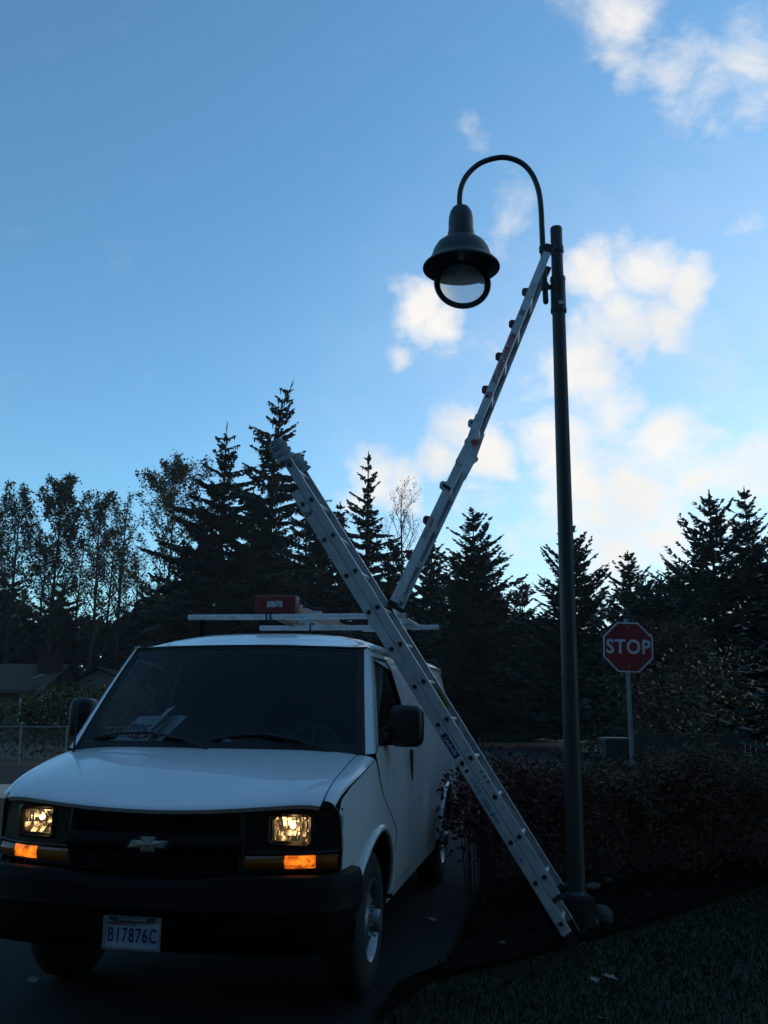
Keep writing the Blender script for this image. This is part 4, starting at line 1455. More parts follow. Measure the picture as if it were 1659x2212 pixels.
needle = leaf_mat('needles_dark', (0.015, 0.024, 0.017), (0.028, 0.038, 0.025))
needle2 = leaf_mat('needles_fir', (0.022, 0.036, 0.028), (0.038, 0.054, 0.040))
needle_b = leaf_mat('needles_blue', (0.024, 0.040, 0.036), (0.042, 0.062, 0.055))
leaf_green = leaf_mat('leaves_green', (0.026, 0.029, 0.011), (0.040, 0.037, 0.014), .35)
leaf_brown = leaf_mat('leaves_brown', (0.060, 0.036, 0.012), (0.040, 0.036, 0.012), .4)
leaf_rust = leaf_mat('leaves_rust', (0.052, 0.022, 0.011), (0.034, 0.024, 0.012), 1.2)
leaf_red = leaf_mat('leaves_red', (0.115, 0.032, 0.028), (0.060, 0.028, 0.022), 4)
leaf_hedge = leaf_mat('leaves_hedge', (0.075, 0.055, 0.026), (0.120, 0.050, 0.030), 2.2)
bark = mat('bark', (0.018, 0.015, 0.012), 0.9, spec=0.2, noise=(3, (0.030, 0.026, 0.022), 0.4, 0.7), bump=0.6, bscale=20)


def conifer(rng, H, R, power=0.85, droop=0.25, rise=0.1, z0=0.06, gap=0.34, hang=0.0, dens=1.0, lean=0.0, ragged=0.35, tw=0.075):
    """trunk mesh, crown mesh (unit: metres, foot at 0)"""
    V, F = [], []
    tr = MB()
    tr.tube([(0, 0, 0), (0, 0, H * .4), (lean * .15, 0, H * .75), (lean * .55, 0, H * .93), (lean * 1.3, 0, H)], [H * .014, H * .010, H * .005, H * .0022, .006], 7)

    def spray(p, q, w):
        """a flat, tapering needle spray from p to q"""
        d = q - p
        s = d.cross(Vector((0, 0, 1)))
        if s.length < 1e-5:
            s = Vector((1, 0, 0))
        s.normalize()
        s = (s + Vector((0, 0, rng.uniform(-.8, .8)))) * w
        o = len(V)
        m_ = p + d * .45
        V.extend([p - s * .4, p + s * .4, m_ + s, q, m_ - s])
        F.extend([(o, o + 1, o + 2), (o, o + 2, o + 4), (o + 4, o + 2, o + 3)])

    z = H * z0
    while z < H * .985:
        t = (z - H * z0) / (H * (1 - z0))
        L0 = R * (1 - t) ** power + .16
        nb = max(3, int((6.5 if t < .8 else 5) * dens))
        a0 = rng.uniform(0, 2 * PI)
        cx = lean * (0 if t < .7 else ((t - .7) / .3) ** 2 * 1.0)
        for b in range(nb):
            L = L0 * rng.uniform(1 - ragged, 1 + ragged * .55)
            if rng.random() < .10:
                L *= 1.22
            a = a0 + 2 * PI * b / nb + rng.uniform(-.3, .3)
            if rng.random() < .06:
                continue
            el = rise + .55 * t + rng.uniform(-.24, .20)
            droop_b = droop * rng.uniform(.6, 1.5)
            dirh = Vector((math.cos(a), math.sin(a), 0))
            side_ = Vector((-math.sin(a), math.cos(a), 0))
            ns = max(3, int(L / .30) + 2)
            pts = []
            for k in range(ns + 1):
                s = k / ns
                zz_ = L * (math.sin(el) * s - droop_b * (1 - .5 * t) * s * s + .10 * s ** 4)
                pts.append(Vector((cx, 0, z)) + dirh * (L * s * math.cos(el)) + Vector((0, 0, zz_)) + side_ * (.05 * L * math.sin(s * 3 + b)))
            for k in range(ns):
                p, q = pts[k], pts[k + 1]
                s = (k + .5) / ns
                spray(p, q + (q - p) * .35, tw * (1.15 - .5 * s))
                dd = (q - p).normalized()
                ln = (.34 * L * (1 - s) ** .75 + .13) * rng.uniform(.7, 1.25)
                ln = min(ln, .95)
                for sg in (-1, 1):
                    for rep in range(3):
                        base = p + (q - p) * (rng.random() if rep else .3)
                        tip = base + (dd * .62 + side_ * sg * .80).normalized() * ln * (1 if not rep else .75)
                        tip.z -= ln * (droop * .55 + rng.uniform(-.08, .18))
                        spray(base, tip, tw * rng.uniform(.8, 1.2))
                        if ln > .34:
                            md = base.lerp(tip, .5)
                            for s2 in (-1, 1):
                                t2 = md + (tip - base).normalized() * ln * .25 + dd * s2 * ln * .26
                                t2.z -= ln * .10
                                spray(md, t2, tw * .8)
                if hang and rng.random() < .85:
                    for _ in range(2):
                        base = p.lerp(q, rng.random())
                        tip = base + Vector((rng.uniform(-.08, .08), rng.uniform(-.08, .08), -hang * rng.uniform(.4, 1.2) * (1.1 - .6 * s)))
                        spray(base, tip, tw * .55)
        z += gap * rng.uniform(.75, 1.25) * (1.0 if t < .6 else 1.15)
    for k in range(4):
        spray(Vector((lean * 1.0, 0, H * .97)), Vector((lean * 1.35 + rng.uniform(-.05, .05), rng.uniform(-.05, .05), H + .25)), tw * .5)
    cr2 = MB()
    cr2.v, cr2.f = V, F
    return tr, cr2


def place_tree(name, px, ytop, Y, maker, crown_mat, label, cat='tree', group=None, rz=0.0):
    top = at(px, ytop, Y=Y)
    H = top.z
    o = empty(name, (top.x, Y, 0), label, cat, group, rz=rz)
    tr, cr2 = maker(H)
    tr.build('trunk', bark, o)
    cr2.build('crown', crown_mat, o)
    return o


CG = 'conifers standing along the skyline'
con = [
    # name, px, ytop, Y, R, kw, material, label
    ('conifer', 592, 826, 46, 6.6, dict(power=.95, droop=.42, rise=.16, hang=.55, lean=.8, gap=.50, ragged=.62, dens=.85), needle, 'tallest dark conifer with bent tip behind the cloth covered ladder top'),
    ('conifer', 490, 918, 47, 6.2, dict(power=.92, droop=.36, rise=.14, hang=.40, gap=.44, ragged=.5, dens=.95), needle, 'second tallest dark conifer left of the bent tipped one'),
    ('conifer', 796, 982, 50, 4.9, dict(power=1.0, droop=.38, rise=.18, hang=.40, gap=.50, ragged=.55, dens=.9), needle, 'slim drooping conifer rising between the two crossed ladders'),
    ('conifer', 548, 1060, 44, 5.2, dict(power=.75, droop=.28, hang=.2, gap=.5), needle, 'dark conifer filling the gap below the two tallest tips'),
    ('conifer', 664, 1078, 50, 5.0, dict(power=.75, droop=.25, hang=.3, gap=.5), needle, 'dark conifer hidden low behind the extension ladder middle'),
    ('conifer', 735, 1090, 54, 3.6, dict(power=.85, gap=.5), needle, 'small pointed conifer right of the extension ladder against cloud'),
    ('conifer', 432, 1130, 48, 4.0, dict(power=.7, droop=.28, gap=.5), needle, 'dark conifer on the left flank of the tall pair'),
    ('conifer', 850, 1165, 46, 3.8, dict(power=.72, rise=.16, gap=.48), needle, 'low dark conifer behind the foot of the folding ladder'),
    ('conifer', 932, 1160, 48, 3.8, dict(power=.75, rise=.2), needle2, 'low conifer just right of the folding ladder'),
    ('conifer', 1022, 1108, 40, 3.9, dict(power=.70, droop=.10, rise=.20, ragged=.34, dens=1.1), needle2, 'broad dense fir midway between folding ladder and lamp post'),
    ('conifer', 1232, 1142, 37, 3.9, dict(power=.76, droop=.08, rise=.22, ragged=.40), needle2, 'fir whose trunk line is hidden by the lamp post'),
    ('conifer', 1356, 1198, 40, 3.4, dict(power=.78, droop=.08, rise=.22), needle2, 'small pointed fir straight above the stop sign'),
    ('conifer', 1532, 1068, 33, 3.8, dict(power=.72, droop=.10, rise=.24, ragged=.48), needle2, 'tall fir with ragged top left of the twin tips at right'),
    ('conifer', 1608, 1062, 35, 3.6, dict(power=.80, droop=.10, rise=.24, ragged=.48), needle2, 'thin tipped fir nearest the picture right edge skyline'),
    ('conifer', 1690, 1120, 33, 3.8, dict(power=.7, rise=.22), needle2, 'dense fir cut by the right edge of the picture'),
    ('conifer', 1462, 1228, 36, 3.2, dict(power=.6, rise=.2, droop=.15), needle2, 'bushy low fir filling the dip right of the stop sign'),
    ('conifer', 1400, 1268, 30, 3.2, dict(power=.55, rise=.2, droop=.15), needle2, 'wide round shouldered fir behind the stop sign'),
    ('conifer', 1128, 1262, 47, 3.0, dict(power=.7), needle2, 'low fir in the gap between the two broad firs'),
    ('conifer', 1118, 1452, 47, 2.8, dict(power=.62, gap=.24, rise=.2, droop=.12), needle2, 'short round evergreen standing in front of the grey gabled house'),
    ('conifer', 1800, 1090, 30, 3.8, dict(power=.7, rise=.22), needle2, 'fir standing just outside the right of the picture'),
    ('conifer', 1900, 1080, 31, 3.8, dict(power=.7, rise=.22), needle2, 'outermost fir of the row on the right'),
    ('conifer', 2060, -40, 15.5, 3.9, dict(power=.55, rise=.2, gap=.34, dens=1.4), needle2, 'tall dense fir added out of view to block the sun, nearest to the spruce'),  # this and the next two firs: unseen, added to block the sun
    ('conifer', 2520, -250, 12.5, 3.9, dict(power=.55, rise=.2, gap=.34, dens=1.4), needle2, 'tall dense fir added out of view to block the sun, second in the row'),
    ('conifer', 3170, -650, 10.5, 3.9, dict(power=.55, rise=.2, gap=.34, dens=1.4), needle2, 'tall dense fir added out of view to block the sun, third in the row'),
    ('conifer', 345, 1235, 62, 4.4, dict(power=.7, gap=.5), needle, 'low dark conifer at the foot of the brown leaved tree'),
    ('conifer', 130, 1262, 60, 4.4, dict(power=.7, gap=.5), needle, 'low dark conifer under the leafy trees at left'),
    ('conifer', 20, 1235, 60, 4.4, dict(power=.7, gap=.5), needle, 'low dark conifer at the left edge of the picture'),
]
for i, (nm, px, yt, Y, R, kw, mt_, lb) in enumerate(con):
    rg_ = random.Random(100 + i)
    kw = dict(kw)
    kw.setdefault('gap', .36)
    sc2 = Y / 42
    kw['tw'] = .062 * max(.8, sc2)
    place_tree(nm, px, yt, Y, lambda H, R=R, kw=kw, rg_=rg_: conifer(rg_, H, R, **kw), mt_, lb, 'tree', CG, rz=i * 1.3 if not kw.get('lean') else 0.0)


def broadleaf(rng, H, spread, leaves, leaf_size, first=0.35, limbs=30, up=1.0, crown_bias=1.0):
    """upright broadleaf tree: trunk, rising limbs, forked twigs, loose leaves along the twigs"""
    tr, cr2 = MB(), MB()
    segs = []

    def branch(p, d, L, r, lvl):
        n = 4 if lvl < 2 else 3
        pts, rs = [p], [r]
        for k in range(n):
            d = (d + Vector((rng.gauss(0, .12), rng.gauss(0, .12), rng.gauss(.09, .06)))).normalized()
            pts.append(pts[-1] + d * (L / n))
            rs.append(max(.007, r * (1 - .8 * (k + 1) / n)))
        tr.tube(pts, rs, 5 if lvl < 2 else 3, cap=False)
        for k in range(n):
            if lvl > 1 or k > 0:
                segs.append((pts[k], pts[k + 1]))
        if lvl == 3 or L < .35:
            return
        for c in range((0, 5, 4)[lvl]):
            t = .25 + .75 * (c + rng.random()) / (0, 5, 4)[lvl]
            i = min(n - 1, int(t * n))
            q = pts[i].lerp(pts[i + 1], t * n - i)
            a = rng.uniform(0, 2 * PI)
            o = d.orthogonal().normalized()
            sd = o * math.cos(a) + d.cross(o) * math.sin(a)
            branch(q, (d * .75 + sd * .60 + Vector((0, 0, .25 * up))).normalized(), L * rng.uniform(.38, .6) * (1.1 - .4 * t), r * .45, lvl + 1)

    trunk = [Vector((0, 0, 0))]
    d = Vector((rng.gauss(0, .02), rng.gauss(0, .02), 1))
    for k in range(10):
        d = (d + Vector((rng.gauss(0, .022), rng.gauss(0, .022), .20))).normalized()
        trunk.append(trunk[-1] + d * (H * .93 / 10))
    tr.tube(trunk, [H * .011 * (1 - .92 * k / 10) + .008 for k in range(11)], 7)
    for b in range(limbs):
        t = (b + rng.random()) / limbs
        s = first + (1 - first) * t
        i = min(9, int(s * 10))
        q = trunk[i].lerp(trunk[i + 1], s * 10 - i)
        a = b * 2.4 + rng.uniform(-.5, .5)
        e = rng.uniform(.55, .95) * up + .25 * t
        L = spread * rng.uniform(.75, 1.2) * (.20 + .85 * math.sin(PI * min(1, .16 + .78 * t)))
        branch(q, Vector((math.cos(a) * math.cos(e), math.sin(a) * math.cos(e), math.sin(e))), L, H * .0042 * (1.25 - s), 1)
    segs.append((trunk[-2], trunk[-1]))
    ws = [max(.04, (a.z / H - first * .8)) ** (crown_bias * .75) * (1 + .55 * math.sin(a.x * 2.9 + a.z * 2.1)) + .01 for a, b in segs]
    V, F = [], []
    for a, b in rng.choices(segs, ws, k=int(leaves * 1.5)):
        c = a.lerp(b, rng.random()) + Vector((rng.gauss(0, .13), rng.gauss(0, .13), rng.gauss(0, .13)))
        u = Vector((rng.gauss(0, 1), rng.gauss(0, 1), rng.gauss(0, .6))).normalized()
        v = u.orthogonal().normalized()
        v = (v + u.cross(v) * rng.uniform(-1.5, 1.5)).normalized()
        l = leaf_size * rng.uniform(.45, 1.05)
        o = len(V)
        V.extend([c - u * l, c + v * l * .55, c + u * l, c - v * l * .55])
        F.append((o, o + 1, o + 2, o + 3))
    cr2.v, cr2.f = V, F
    return tr, cr2


DG = 'half bare leafy trees at left'
dec = [
    (48, 1045, 58, 2.7, 2900, .12, .28, leaf_green, 'leafy thin tree at the left edge with paired trunks', 1.1),
    (4, 1075, 60, 2.5, 2000, .12, .30, leaf_green, 'leafy tree cut by the left edge of the picture', 1.1),
    (138, 1028, 58, 2.9, 5600, .13, .30, leaf_green, 'densest and tallest of the leafy trees at left', 1.1),
    (212, 1060, 58, 2.7, 3300, .12, .36, leaf_green, 'leafy tree with straight bare trunk right of the densest one', 1.2),
    (240, 1120, 61, 2.0, 1700, .12, .35, leaf_green, 'thinner leaning tree beside the bare slender one', .9),
    (276, 1050, 60, 1.9, 700, .10, .38, leaf_green, 'slender nearly bare tree showing much sky', 1.0),
    (300, 1190, 62, 1.9, 900, .12, .30, leaf_brown, 'short thin bare tree before the brown crowned one', .6),
    (384, 1016, 55, 3.9, 5400, .125, .38, leaf_brown, 'brown leaved tree with wide crown left of the dark conifers', 1.2),
    (92, 1160, 62, 2.2, 1500, .12, .25, leaf_green, 'lower thin tree between the two leafy trees at left', .8),
    (170, 1150, 63, 2.2, 1400, .12, .22, leaf_green, 'lower half bare tree behind the densest leafy tree', .8),
    (884, 1034, 57, 2.6, 700, .07, .22, leaf_brown, 'pale bare tree between slim conifer and folding ladder', .8),
    (700, 1105, 55, 2.8, 5500, .16, .15, leaf_brown, 'brownish round tree right behind the extension ladder', .8),
    (1052, 1330, 47, 2.9, 6500, .14, .10, leaf_rust, 'rust coloured small tree between broad fir and lamp post', .7),
    (1448, 1452, 27, 2.0, 7000, .085, .08, leaf_rust, 'rust coloured bushy tree right of the stop sign', .6),
    (1478, 1290, 34, 2.2, 4500, .10, .2, leaf_green, 'round topped leafy tree behind the stop sign right shoulder', .8),
    (1195, 1380, 47, 2.6, 4200, .14, .1, leaf_rust, 'dull brown bushy tree seen left of the lamp post', .7),
]
for i, (px, yt, Y, sp_, nl, ls, first, mt_, lb, cb_) in enumerate(dec):
    rg_ = random.Random(300 + i)
    k = max(1.0, Y / 50)
    place_tree('leafy_tree', px, yt, Y, lambda H, rg_=rg_, sp_=sp_, nl=nl, ls=ls, first=first, cb_=cb_: broadleaf(rg_, H, sp_, nl, ls, first, crown_bias=cb_), mt_, lb, 'tree', DG if px < 450 else None)

# the blue spruce near the right edge
rg_ = random.Random(77)
o = empty('blue_spruce', (7.5, 14.5, 0), 'near blue green spruce with long boughs at the right edge', 'tree')
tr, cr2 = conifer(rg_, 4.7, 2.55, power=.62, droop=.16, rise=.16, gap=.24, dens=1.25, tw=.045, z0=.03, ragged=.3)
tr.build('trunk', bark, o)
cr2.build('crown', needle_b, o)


def bush_mesh(rng, rx, ry, h, leaves, size, stems=12, floor=.25, flat=.8):
    st_, lv = MB(), MB()
    tips = []
    for k in range(stems):
        a = rng.uniform(0, 2 * PI)
        r = math.sqrt(rng.random())
        p0 = Vector((rx * .6 * r * math.cos(a), ry * .6 * r * math.sin(a), 0))
        p2 = Vector((rx * r * math.cos(a), ry * r * math.sin(a), h * rng.uniform(.7, 1.0)))
        p1 = p0.lerp(p2, .5) + Vector((0, 0, .08 * h))
        st_.tube([p0, p1, p2], [.007, .005, .003], 4, cap=False)
        tips += [p1.lerp(p2, t) for t in (.0, .3, .6, .9)]
        for _ in range(4):
            b = p1.lerp(p2, rng.random())
            e = b + Vector((rng.gauss(0, .12), rng.gauss(0, .12), rng.uniform(.02, .25)))
            st_.tube([b, e], [.005, .002], 3, cap=False)
            tips.append(e)
    for _ in range(leaves):
        if rng.random() < .4:
            c = rng.choice(tips) + Vector((rng.gauss(0, .07), rng.gauss(0, .07), rng.gauss(0, .07)))
        else:
            a = rng.uniform(0, 2 * PI)
            r = rng.random() ** .4
            zz_ = floor + (1 - floor) * rng.random() ** .6
            k = (1 - max(0, zz_ - .6) ** 2 * 1.6)
            bump_ = 1 + .12 * math.sin(a * 5 + zz_ * 7) + rng.gauss(0, .04)
            c = Vector((rx * r * k * math.cos(a) * bump_, ry * r * k * math.sin(a) * bump_, h * zz_ * (1 + .05 * math.sin(a * 3) + rng.gauss(0, .03))))
        u = Vector((rng.gauss(0, 1), rng.gauss(0, 1), rng.gauss(0, .7))).normalized()
        v = u.orthogonal().normalized()
        v = (v + u.cross(v) * rng.uniform(-1.2, 1.2)).normalized()
        l = size * rng.uniform(.6, 1.25)
        lv.quad(c - u * l, c + v * l * .5, c + u * l, c - v * l * .5)
    return st_, lv


def bush(name, x, y, rx, ry, h, leaves, size, material, label, seed, group=None, cat='bush', stems=12, floor=.25, z=0.03):
    o = empty(name, (x, y, z), label, cat, group)
    a, b = bush_mesh(random.Random(seed), rx, ry, h, leaves, size, stems, floor)
    a.build('stems', bark, o)
    b.build('foliage', material, o)
    return o


HG = 'shrubs of the low hedge behind the lamp post'
bush('shrub', .82, 8.0, .34, .50, 1.02, 1500, .030, leaf_red, 'red leaved shrub with bare stems against the van rear side', 1, HG, stems=16, floor=.40)
bush('shrub', 1.32, 8.7, .50, .52, .98, 6500, .026, leaf_red, 'dark red shrub seen right of the extension ladder', 2, HG, stems=10, floor=.08)
bush('shrub', 1.95, 9.2, .58, .58, .97, 8500, .026, leaf_hedge, 'hedge shrub directly behind the lamp post', 3, HG, stems=9, floor=.04)
bush('shrub', 2.62, 9.5, .64, .64, .98, 9500, .026, leaf_hedge, 'hedge shrub standing under the stop sign', 4, HG, stems=8, floor=.03)
bush('shrub', 3.28, 9.9, .72, .70, 1.08, 11000, .026, leaf_hedge, 'tallest hedge shrub with a rusty top right of the stop sign', 5, HG, stems=8, floor=.03)
bush('shrub', 3.72, 10.6, .46, .5, .78, 6000, .026, leaf_hedge, 'last hedge shrub before the blue spruce boughs', 6, HG, stems=8, floor=.03)
for i, (px, yb, Y, w, hpx, mt_, lb) in enumerate((
        (60, 1560, 27, 1.6, 40, leaf_green, 'low green shrub before the brown roofed house window'),
        (150, 1560, 28, 1.5, 70, leaf_green, 'green shrub between house wall and chain link fence'),
        (215, 1540, 34, 2.2, 60, leaf_green, 'tall dark shrub in front of the far roof gable'),
        (1058, 1585, 47, .9, 40, leaf_green, 'small clipped shrub beside the white house corner post'),
        (1180, 1585, 47, 3.0, 90, leaf_green, 'wide dark shrub across the far street left of the post'),
        (1290, 1585, 46, 2.8, 80, leaf_rust, 'wide brown shrub across the far street right of the post'),
        (1400, 1570, 24, 1.8, 110, leaf_green, 'dark shrub behind the picket fence under the stop sign'),
        (1500, 1570, 22, 1.8, 150, leaf_rust, 'brown shrub behind the picket fence at right'),
        (1590, 1570, 20, 1.6, 170, leaf_green, 'green shrub at the right end of the picket fence'))):
    top = at(px, yb - hpx, Y=Y)
    bush('bush', top.x, Y, w, w * .7, max(.8, top.z), 1500, .07 * Y / 25, mt_, lb, 50 + i, 'bushes in the gardens across the street', stems=8, floor=.02, z=0)

# far off wood that closes the view between the trees
rng = random.Random(21)
fw = MB()
for k in range(24000):
    x = rng.uniform(-95, 60)
    y = rng.uniform(62, 74)
    hmax = (8.0 if x < 2 else 6.2) + 1.3 * math.sin(x * .35) + .9 * math.sin(x * .83 + 1)
    z = hmax * rng.random() ** .75
    c = Vector((x, y, z))
    u = Vector((rng.gauss(0, 1), rng.gauss(0, 1), rng.gauss(0, .8))).normalized()
    v = u.orthogonal().normalized()
    v = (v + u.cross(v) * rng.uniform(-1.2, 1.2)).normalized()
    l = rng.uniform(.35, .9)
    fw.quad(c - u * l, c + v * l * .6, c + u * l, c - v * l * .6)
tag(fw.build('far_woods', needle), kind='stuff')

# unseen wood added behind the camera: shades the corner, darkens the paint's reflections
bw = MB()
for k in range(14000):
    x = rng.uniform(-34, 30)
    y = -7.5 - 6 * rng.random() + .006 * x * x
    hmax = 14 + 3 * math.sin(x * .31) + 2 * math.sin(x * .9 + 2)
    z = hmax * rng.random() ** .8
    c = Vector((x, y, z))
    u = Vector((rng.gauss(0, 1), rng.gauss(0, 1), rng.gauss(0, .8))).normalized()
    v = u.orthogonal().normalized()
    v = (v + u.cross(v) * rng.uniform(-1.2, 1.2)).normalized()
    l = rng.uniform(.3, .75)
    bw.quad(c - u * l, c + v * l * .7, c + u * l, c - v * l * .7)
tag(bw.build('added_shade_woods', needle2), kind='stuff')

# ------------------------------------------------------------------ houses
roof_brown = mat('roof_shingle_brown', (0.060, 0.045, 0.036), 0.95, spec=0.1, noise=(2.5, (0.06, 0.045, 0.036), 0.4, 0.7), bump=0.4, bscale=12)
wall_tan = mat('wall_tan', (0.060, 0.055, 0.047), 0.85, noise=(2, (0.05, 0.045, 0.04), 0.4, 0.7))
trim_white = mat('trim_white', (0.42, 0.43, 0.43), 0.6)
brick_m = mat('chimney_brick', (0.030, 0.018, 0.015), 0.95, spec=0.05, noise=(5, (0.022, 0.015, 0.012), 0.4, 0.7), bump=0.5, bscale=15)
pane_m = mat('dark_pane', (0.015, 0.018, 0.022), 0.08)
HY = 44
hb = at(0, 1560, Y=HY)
zr, ze = at(60, 1434, Y=HY).z, at(60, 1487, Y=HY - 3).z
xa, xb, xc = at(-90, 1480, Y=HY).x, at(140, 1480, Y=HY).x, at(262, 1480, Y=HY).x
house = empty('brown_roofed_house', (xa, HY, 0), 'low brown roofed house with chimney behind the chain link fence', 'house')
HL = Vector((xa, HY, 0))


def hp3(x, y, z):
    return Vector((x, y, z)) - HL


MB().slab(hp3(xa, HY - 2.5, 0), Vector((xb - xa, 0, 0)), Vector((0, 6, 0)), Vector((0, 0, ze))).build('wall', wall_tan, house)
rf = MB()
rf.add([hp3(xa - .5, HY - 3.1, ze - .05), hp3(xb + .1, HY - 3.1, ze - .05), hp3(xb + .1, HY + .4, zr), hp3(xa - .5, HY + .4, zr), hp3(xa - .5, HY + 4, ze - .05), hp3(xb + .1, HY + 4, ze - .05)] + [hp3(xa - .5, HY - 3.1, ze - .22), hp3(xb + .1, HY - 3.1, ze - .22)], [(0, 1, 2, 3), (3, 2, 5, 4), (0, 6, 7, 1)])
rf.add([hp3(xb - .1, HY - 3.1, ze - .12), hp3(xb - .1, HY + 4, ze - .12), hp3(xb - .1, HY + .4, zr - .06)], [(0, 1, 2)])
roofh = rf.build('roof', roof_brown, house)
ch = at(92, 1455, Y=HY - 1.5)
chm = MB()
chm.box(Vector((ch.x, HY - .6, zr - .30)) - HL, (.95, .7, 1.5))
chm.box(Vector((ch.x, HY - .6, zr + .47)) - HL, (1.08, .82, .12))
chm.build('chimney', brick_m, roofh)
MB().slab(hp3(xb - 1.0, HY - 1.6, ze + .42), Vector((.5, .0, .20)), Vector((0, .02, 0)), Vector((0, .04, .06))).build('flashing', mat('dull_flashing', (.15, .15, .15), .6), roofh)
# lower cross gable to the right
gx = at(212, 1440, Y=HY - 1).x
gz = at(212, 1441, Y=HY - 1).z
MB().add([hp3(xb, HY - 1.2, ze - .1), hp3(gx, HY - 1.2, gz), hp3(gx, HY + 5, gz), hp3(xb, HY + 5, ze - .1), hp3(2 * gx - xb + 1, HY - 1.2, ze - .25), hp3(2 * gx - xb + 1, HY + 5, ze - .25)], [(0, 1, 2, 3), (1, 4, 5, 2)]).build('gable_roof', roof_brown, house)
MB().add([hp3(xb + .05, HY - .9, 0), hp3(2 * gx - xb + .7, HY - .9, 0), hp3(2 * gx - xb + .7, HY - .9, ze - .2), hp3(gx, HY - .9, gz - .1), hp3(xb + .05, HY - .9, ze - .1)], [(0, 1, 2, 3, 4)]).build('gable_wall', wall_tan, house)
for pxw in (72, 118):
    w0 = at(pxw, 1510, Y=HY - 2.5)
    wf_ = MB()
    for dx in (-.55, .55):
        wf_.box(Vector((w0.x + dx, HY - 2.53, 1.35)) - HL, (.10, .06, 1.35))
    for dz in (.72, 1.98):
        wf_.box(Vector((w0.x, HY - 2.53, dz)) - HL, (1.2, .06, .09))
    wd = wf_.build('window', trim_white, house)
    MB().box(Vector((w0.x, HY - 2.51, 1.35)) - HL, (1.02, .02, 1.2)).build('pane', pane_m, wd)

GY = 52
ga = at(960, 1482, Y=GY)
gb = at(1034, 1521, Y=GY)
house2 = empty('grey_gabled_house', (gb.x, GY, 0), 'grey house corner with white post and sloping gable right of the van tail', 'house')
G2 = Vector((gb.x, GY, 0))
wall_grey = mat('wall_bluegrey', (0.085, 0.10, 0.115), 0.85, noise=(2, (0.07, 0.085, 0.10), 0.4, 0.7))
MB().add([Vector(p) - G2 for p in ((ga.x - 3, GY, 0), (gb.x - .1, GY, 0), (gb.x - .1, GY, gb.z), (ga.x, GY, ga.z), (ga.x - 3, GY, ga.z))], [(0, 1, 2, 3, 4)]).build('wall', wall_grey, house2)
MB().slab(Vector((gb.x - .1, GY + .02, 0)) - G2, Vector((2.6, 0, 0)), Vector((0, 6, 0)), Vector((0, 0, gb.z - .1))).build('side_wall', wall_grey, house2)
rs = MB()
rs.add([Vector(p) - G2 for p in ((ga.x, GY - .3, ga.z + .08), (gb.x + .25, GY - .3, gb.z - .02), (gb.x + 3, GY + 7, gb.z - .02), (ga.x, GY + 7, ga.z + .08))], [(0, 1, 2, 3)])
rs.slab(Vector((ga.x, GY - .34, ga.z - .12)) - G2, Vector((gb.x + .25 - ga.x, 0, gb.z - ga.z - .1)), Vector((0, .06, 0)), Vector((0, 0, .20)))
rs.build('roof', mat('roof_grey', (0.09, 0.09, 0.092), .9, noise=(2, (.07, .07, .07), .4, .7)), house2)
MB().slab(Vector((gb.x - .12, GY - .06, 0)) - G2, Vector((.20, 0, 0)), Vector((0, .06, 0)), Vector((0, 0, gb.z - .05))).build('corner_post', trim_white, house2)

# ------------------------------------------------------------------ fences
fz = at(60, 1570, Y=25.5).z
fence = empty('chain_link_fence', (-10, 25.5, 0), 'galvanised chain link fence along the road at the left edge', 'fence')
dull_gal = mat('dull_galvanised', (0.13, 0.135, 0.14), 0.7)
rl = MB().tube([(-9, 0, fz), (4.2, 0, fz)], .022, 6).build('top_rail', dull_gal, fence)
for pxp in (-60, 42, 142, 245):
    x = at(pxp, 1600, Y=25.5).x + 10
    MB().tube([(x, .03, 0), (x, .03, fz + .05)], .030, 8).build('post', dull_gal, fence)
wm = MB()
x = -9.0
while x < 4.2:
    for sg in (-1, 1):
        wm.slab(Vector((x if sg > 0 else x + fz, -.01 * sg, 0.03)), Vector((fz * sg, 0, fz - .03)), Vector((.0035, 0, 0)), Vector((0, .003, 0)))
    x += .10
tag(wm.build('wire_mesh', mat('dull_wire', (.10, .10, .10), .7), fence), kind='stuff')

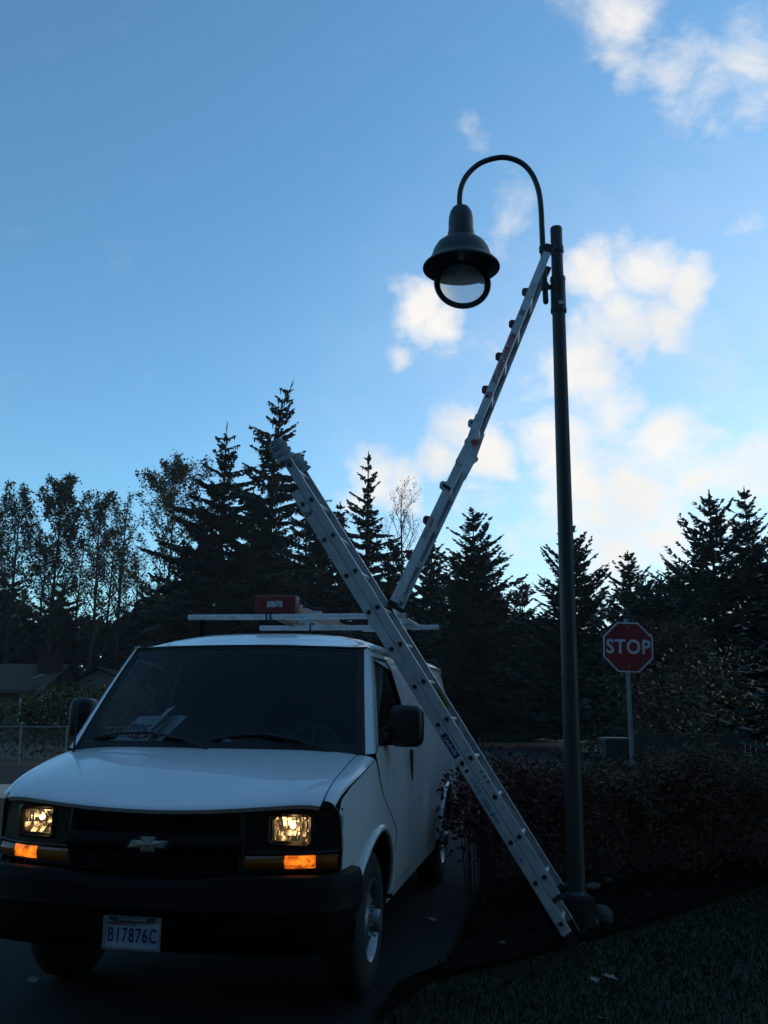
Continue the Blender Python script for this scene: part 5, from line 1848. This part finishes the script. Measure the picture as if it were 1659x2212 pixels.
PY = 18.0
pz = at(1450, 1588, Y=PY).z
p0x, p1x = at(1372, 1600, Y=PY).x, at(1660, 1600, Y=PY).x
wood = mat('weathered_wood', (0.060, 0.045, 0.034), 0.9, noise=(6, (0.085, 0.068, 0.052), 0.4, 0.7), bump=0.4, bscale=30)
pf = empty('picket_fence', (p0x, PY, 0), 'brown board fence behind the hedge right of the stop sign post', 'fence')
L_ = p1x - p0x
MB().slab((0, 0.02, pz - .02), (L_, 0, 0), (0, .05, 0), (0, 0, .05)).build('top_rail', wood, pf)
MB().slab((0, 0.02, .25), (L_, 0, 0), (0, .04, 0), (0, 0, .09)).build('rail', wood, pf)
bmesh_ = MB().slab((0, 0, .04), (.088, 0, 0), (0, .018, 0), (0, 0, pz - .06)).mesh('picket')
bmesh_.materials.append(wood)
x = 0.0
rng = random.Random(8)
while x < L_ - .1:
    o = bpy.data.objects.new('picket', bmesh_)
    col.objects.link(o)
    o.parent = pf
    o.location = (x, rng.uniform(-.006, .004), rng.uniform(-.012, .012))
    x += .104
for pxp in (1383, 1421, 1511, 1600):
    x = at(pxp, 1600, Y=PY).x - p0x
    MB().box((x, .05, (pz + .10) / 2), (.10, .10, pz + .10)).build('post', wood, pf)
b0 = at(1329, 1593, Y=17.4)
binn = empty('refuse_bin', (b0.x, 17.4, 0), 'dark upright bin with pale lid edge left of the board fence', 'bin')
MB().add([(-.19, -.19, 0), (.19, -.19, 0), (.19, .19, 0), (-.19, .19, 0), (-.23, -.23, b0.z - .06), (.23, -.23, b0.z - .06), (.23, .23, b0.z - .06), (-.23, .23, b0.z - .06)], [(0, 1, 5, 4), (1, 2, 6, 5), (2, 3, 7, 6), (3, 0, 4, 7), (0, 3, 2, 1), (4, 5, 6, 7)]).build('body', mat('bin_plastic', (0.02, 0.026, 0.025), .5), binn)
MB().box((0, 0, b0.z - .03), (.50, .50, .06), ch=.015).build('lid', mat('bin_lid', (0.05, 0.07, 0.06), .6), binn)

# ------------------------------------------------------------------ thin haze added to lift the dark trees, standing in for lens flare
hzm = bpy.data.materials.new('flare_veil')
hzm.use_nodes = True
hn, hl = hzm.node_tree.nodes, hzm.node_tree.links
hn.clear()
ho = hn.new('ShaderNodeOutputMaterial')
hv = hn.new('ShaderNodeVolumePrincipled')
hv.inputs['Color'].default_value = (0.85, 0.92, 1.0, 1)
hv.inputs['Density'].default_value = 0.0004
hv.inputs['Anisotropy'].default_value = 0.3
hl.new(hv.outputs[0], ho.inputs['Volume'])
hz = MB().box((0, 30, 10.5), (600, 600, 23.0)).build('haze', hzm)
tag(hz, kind='stuff')
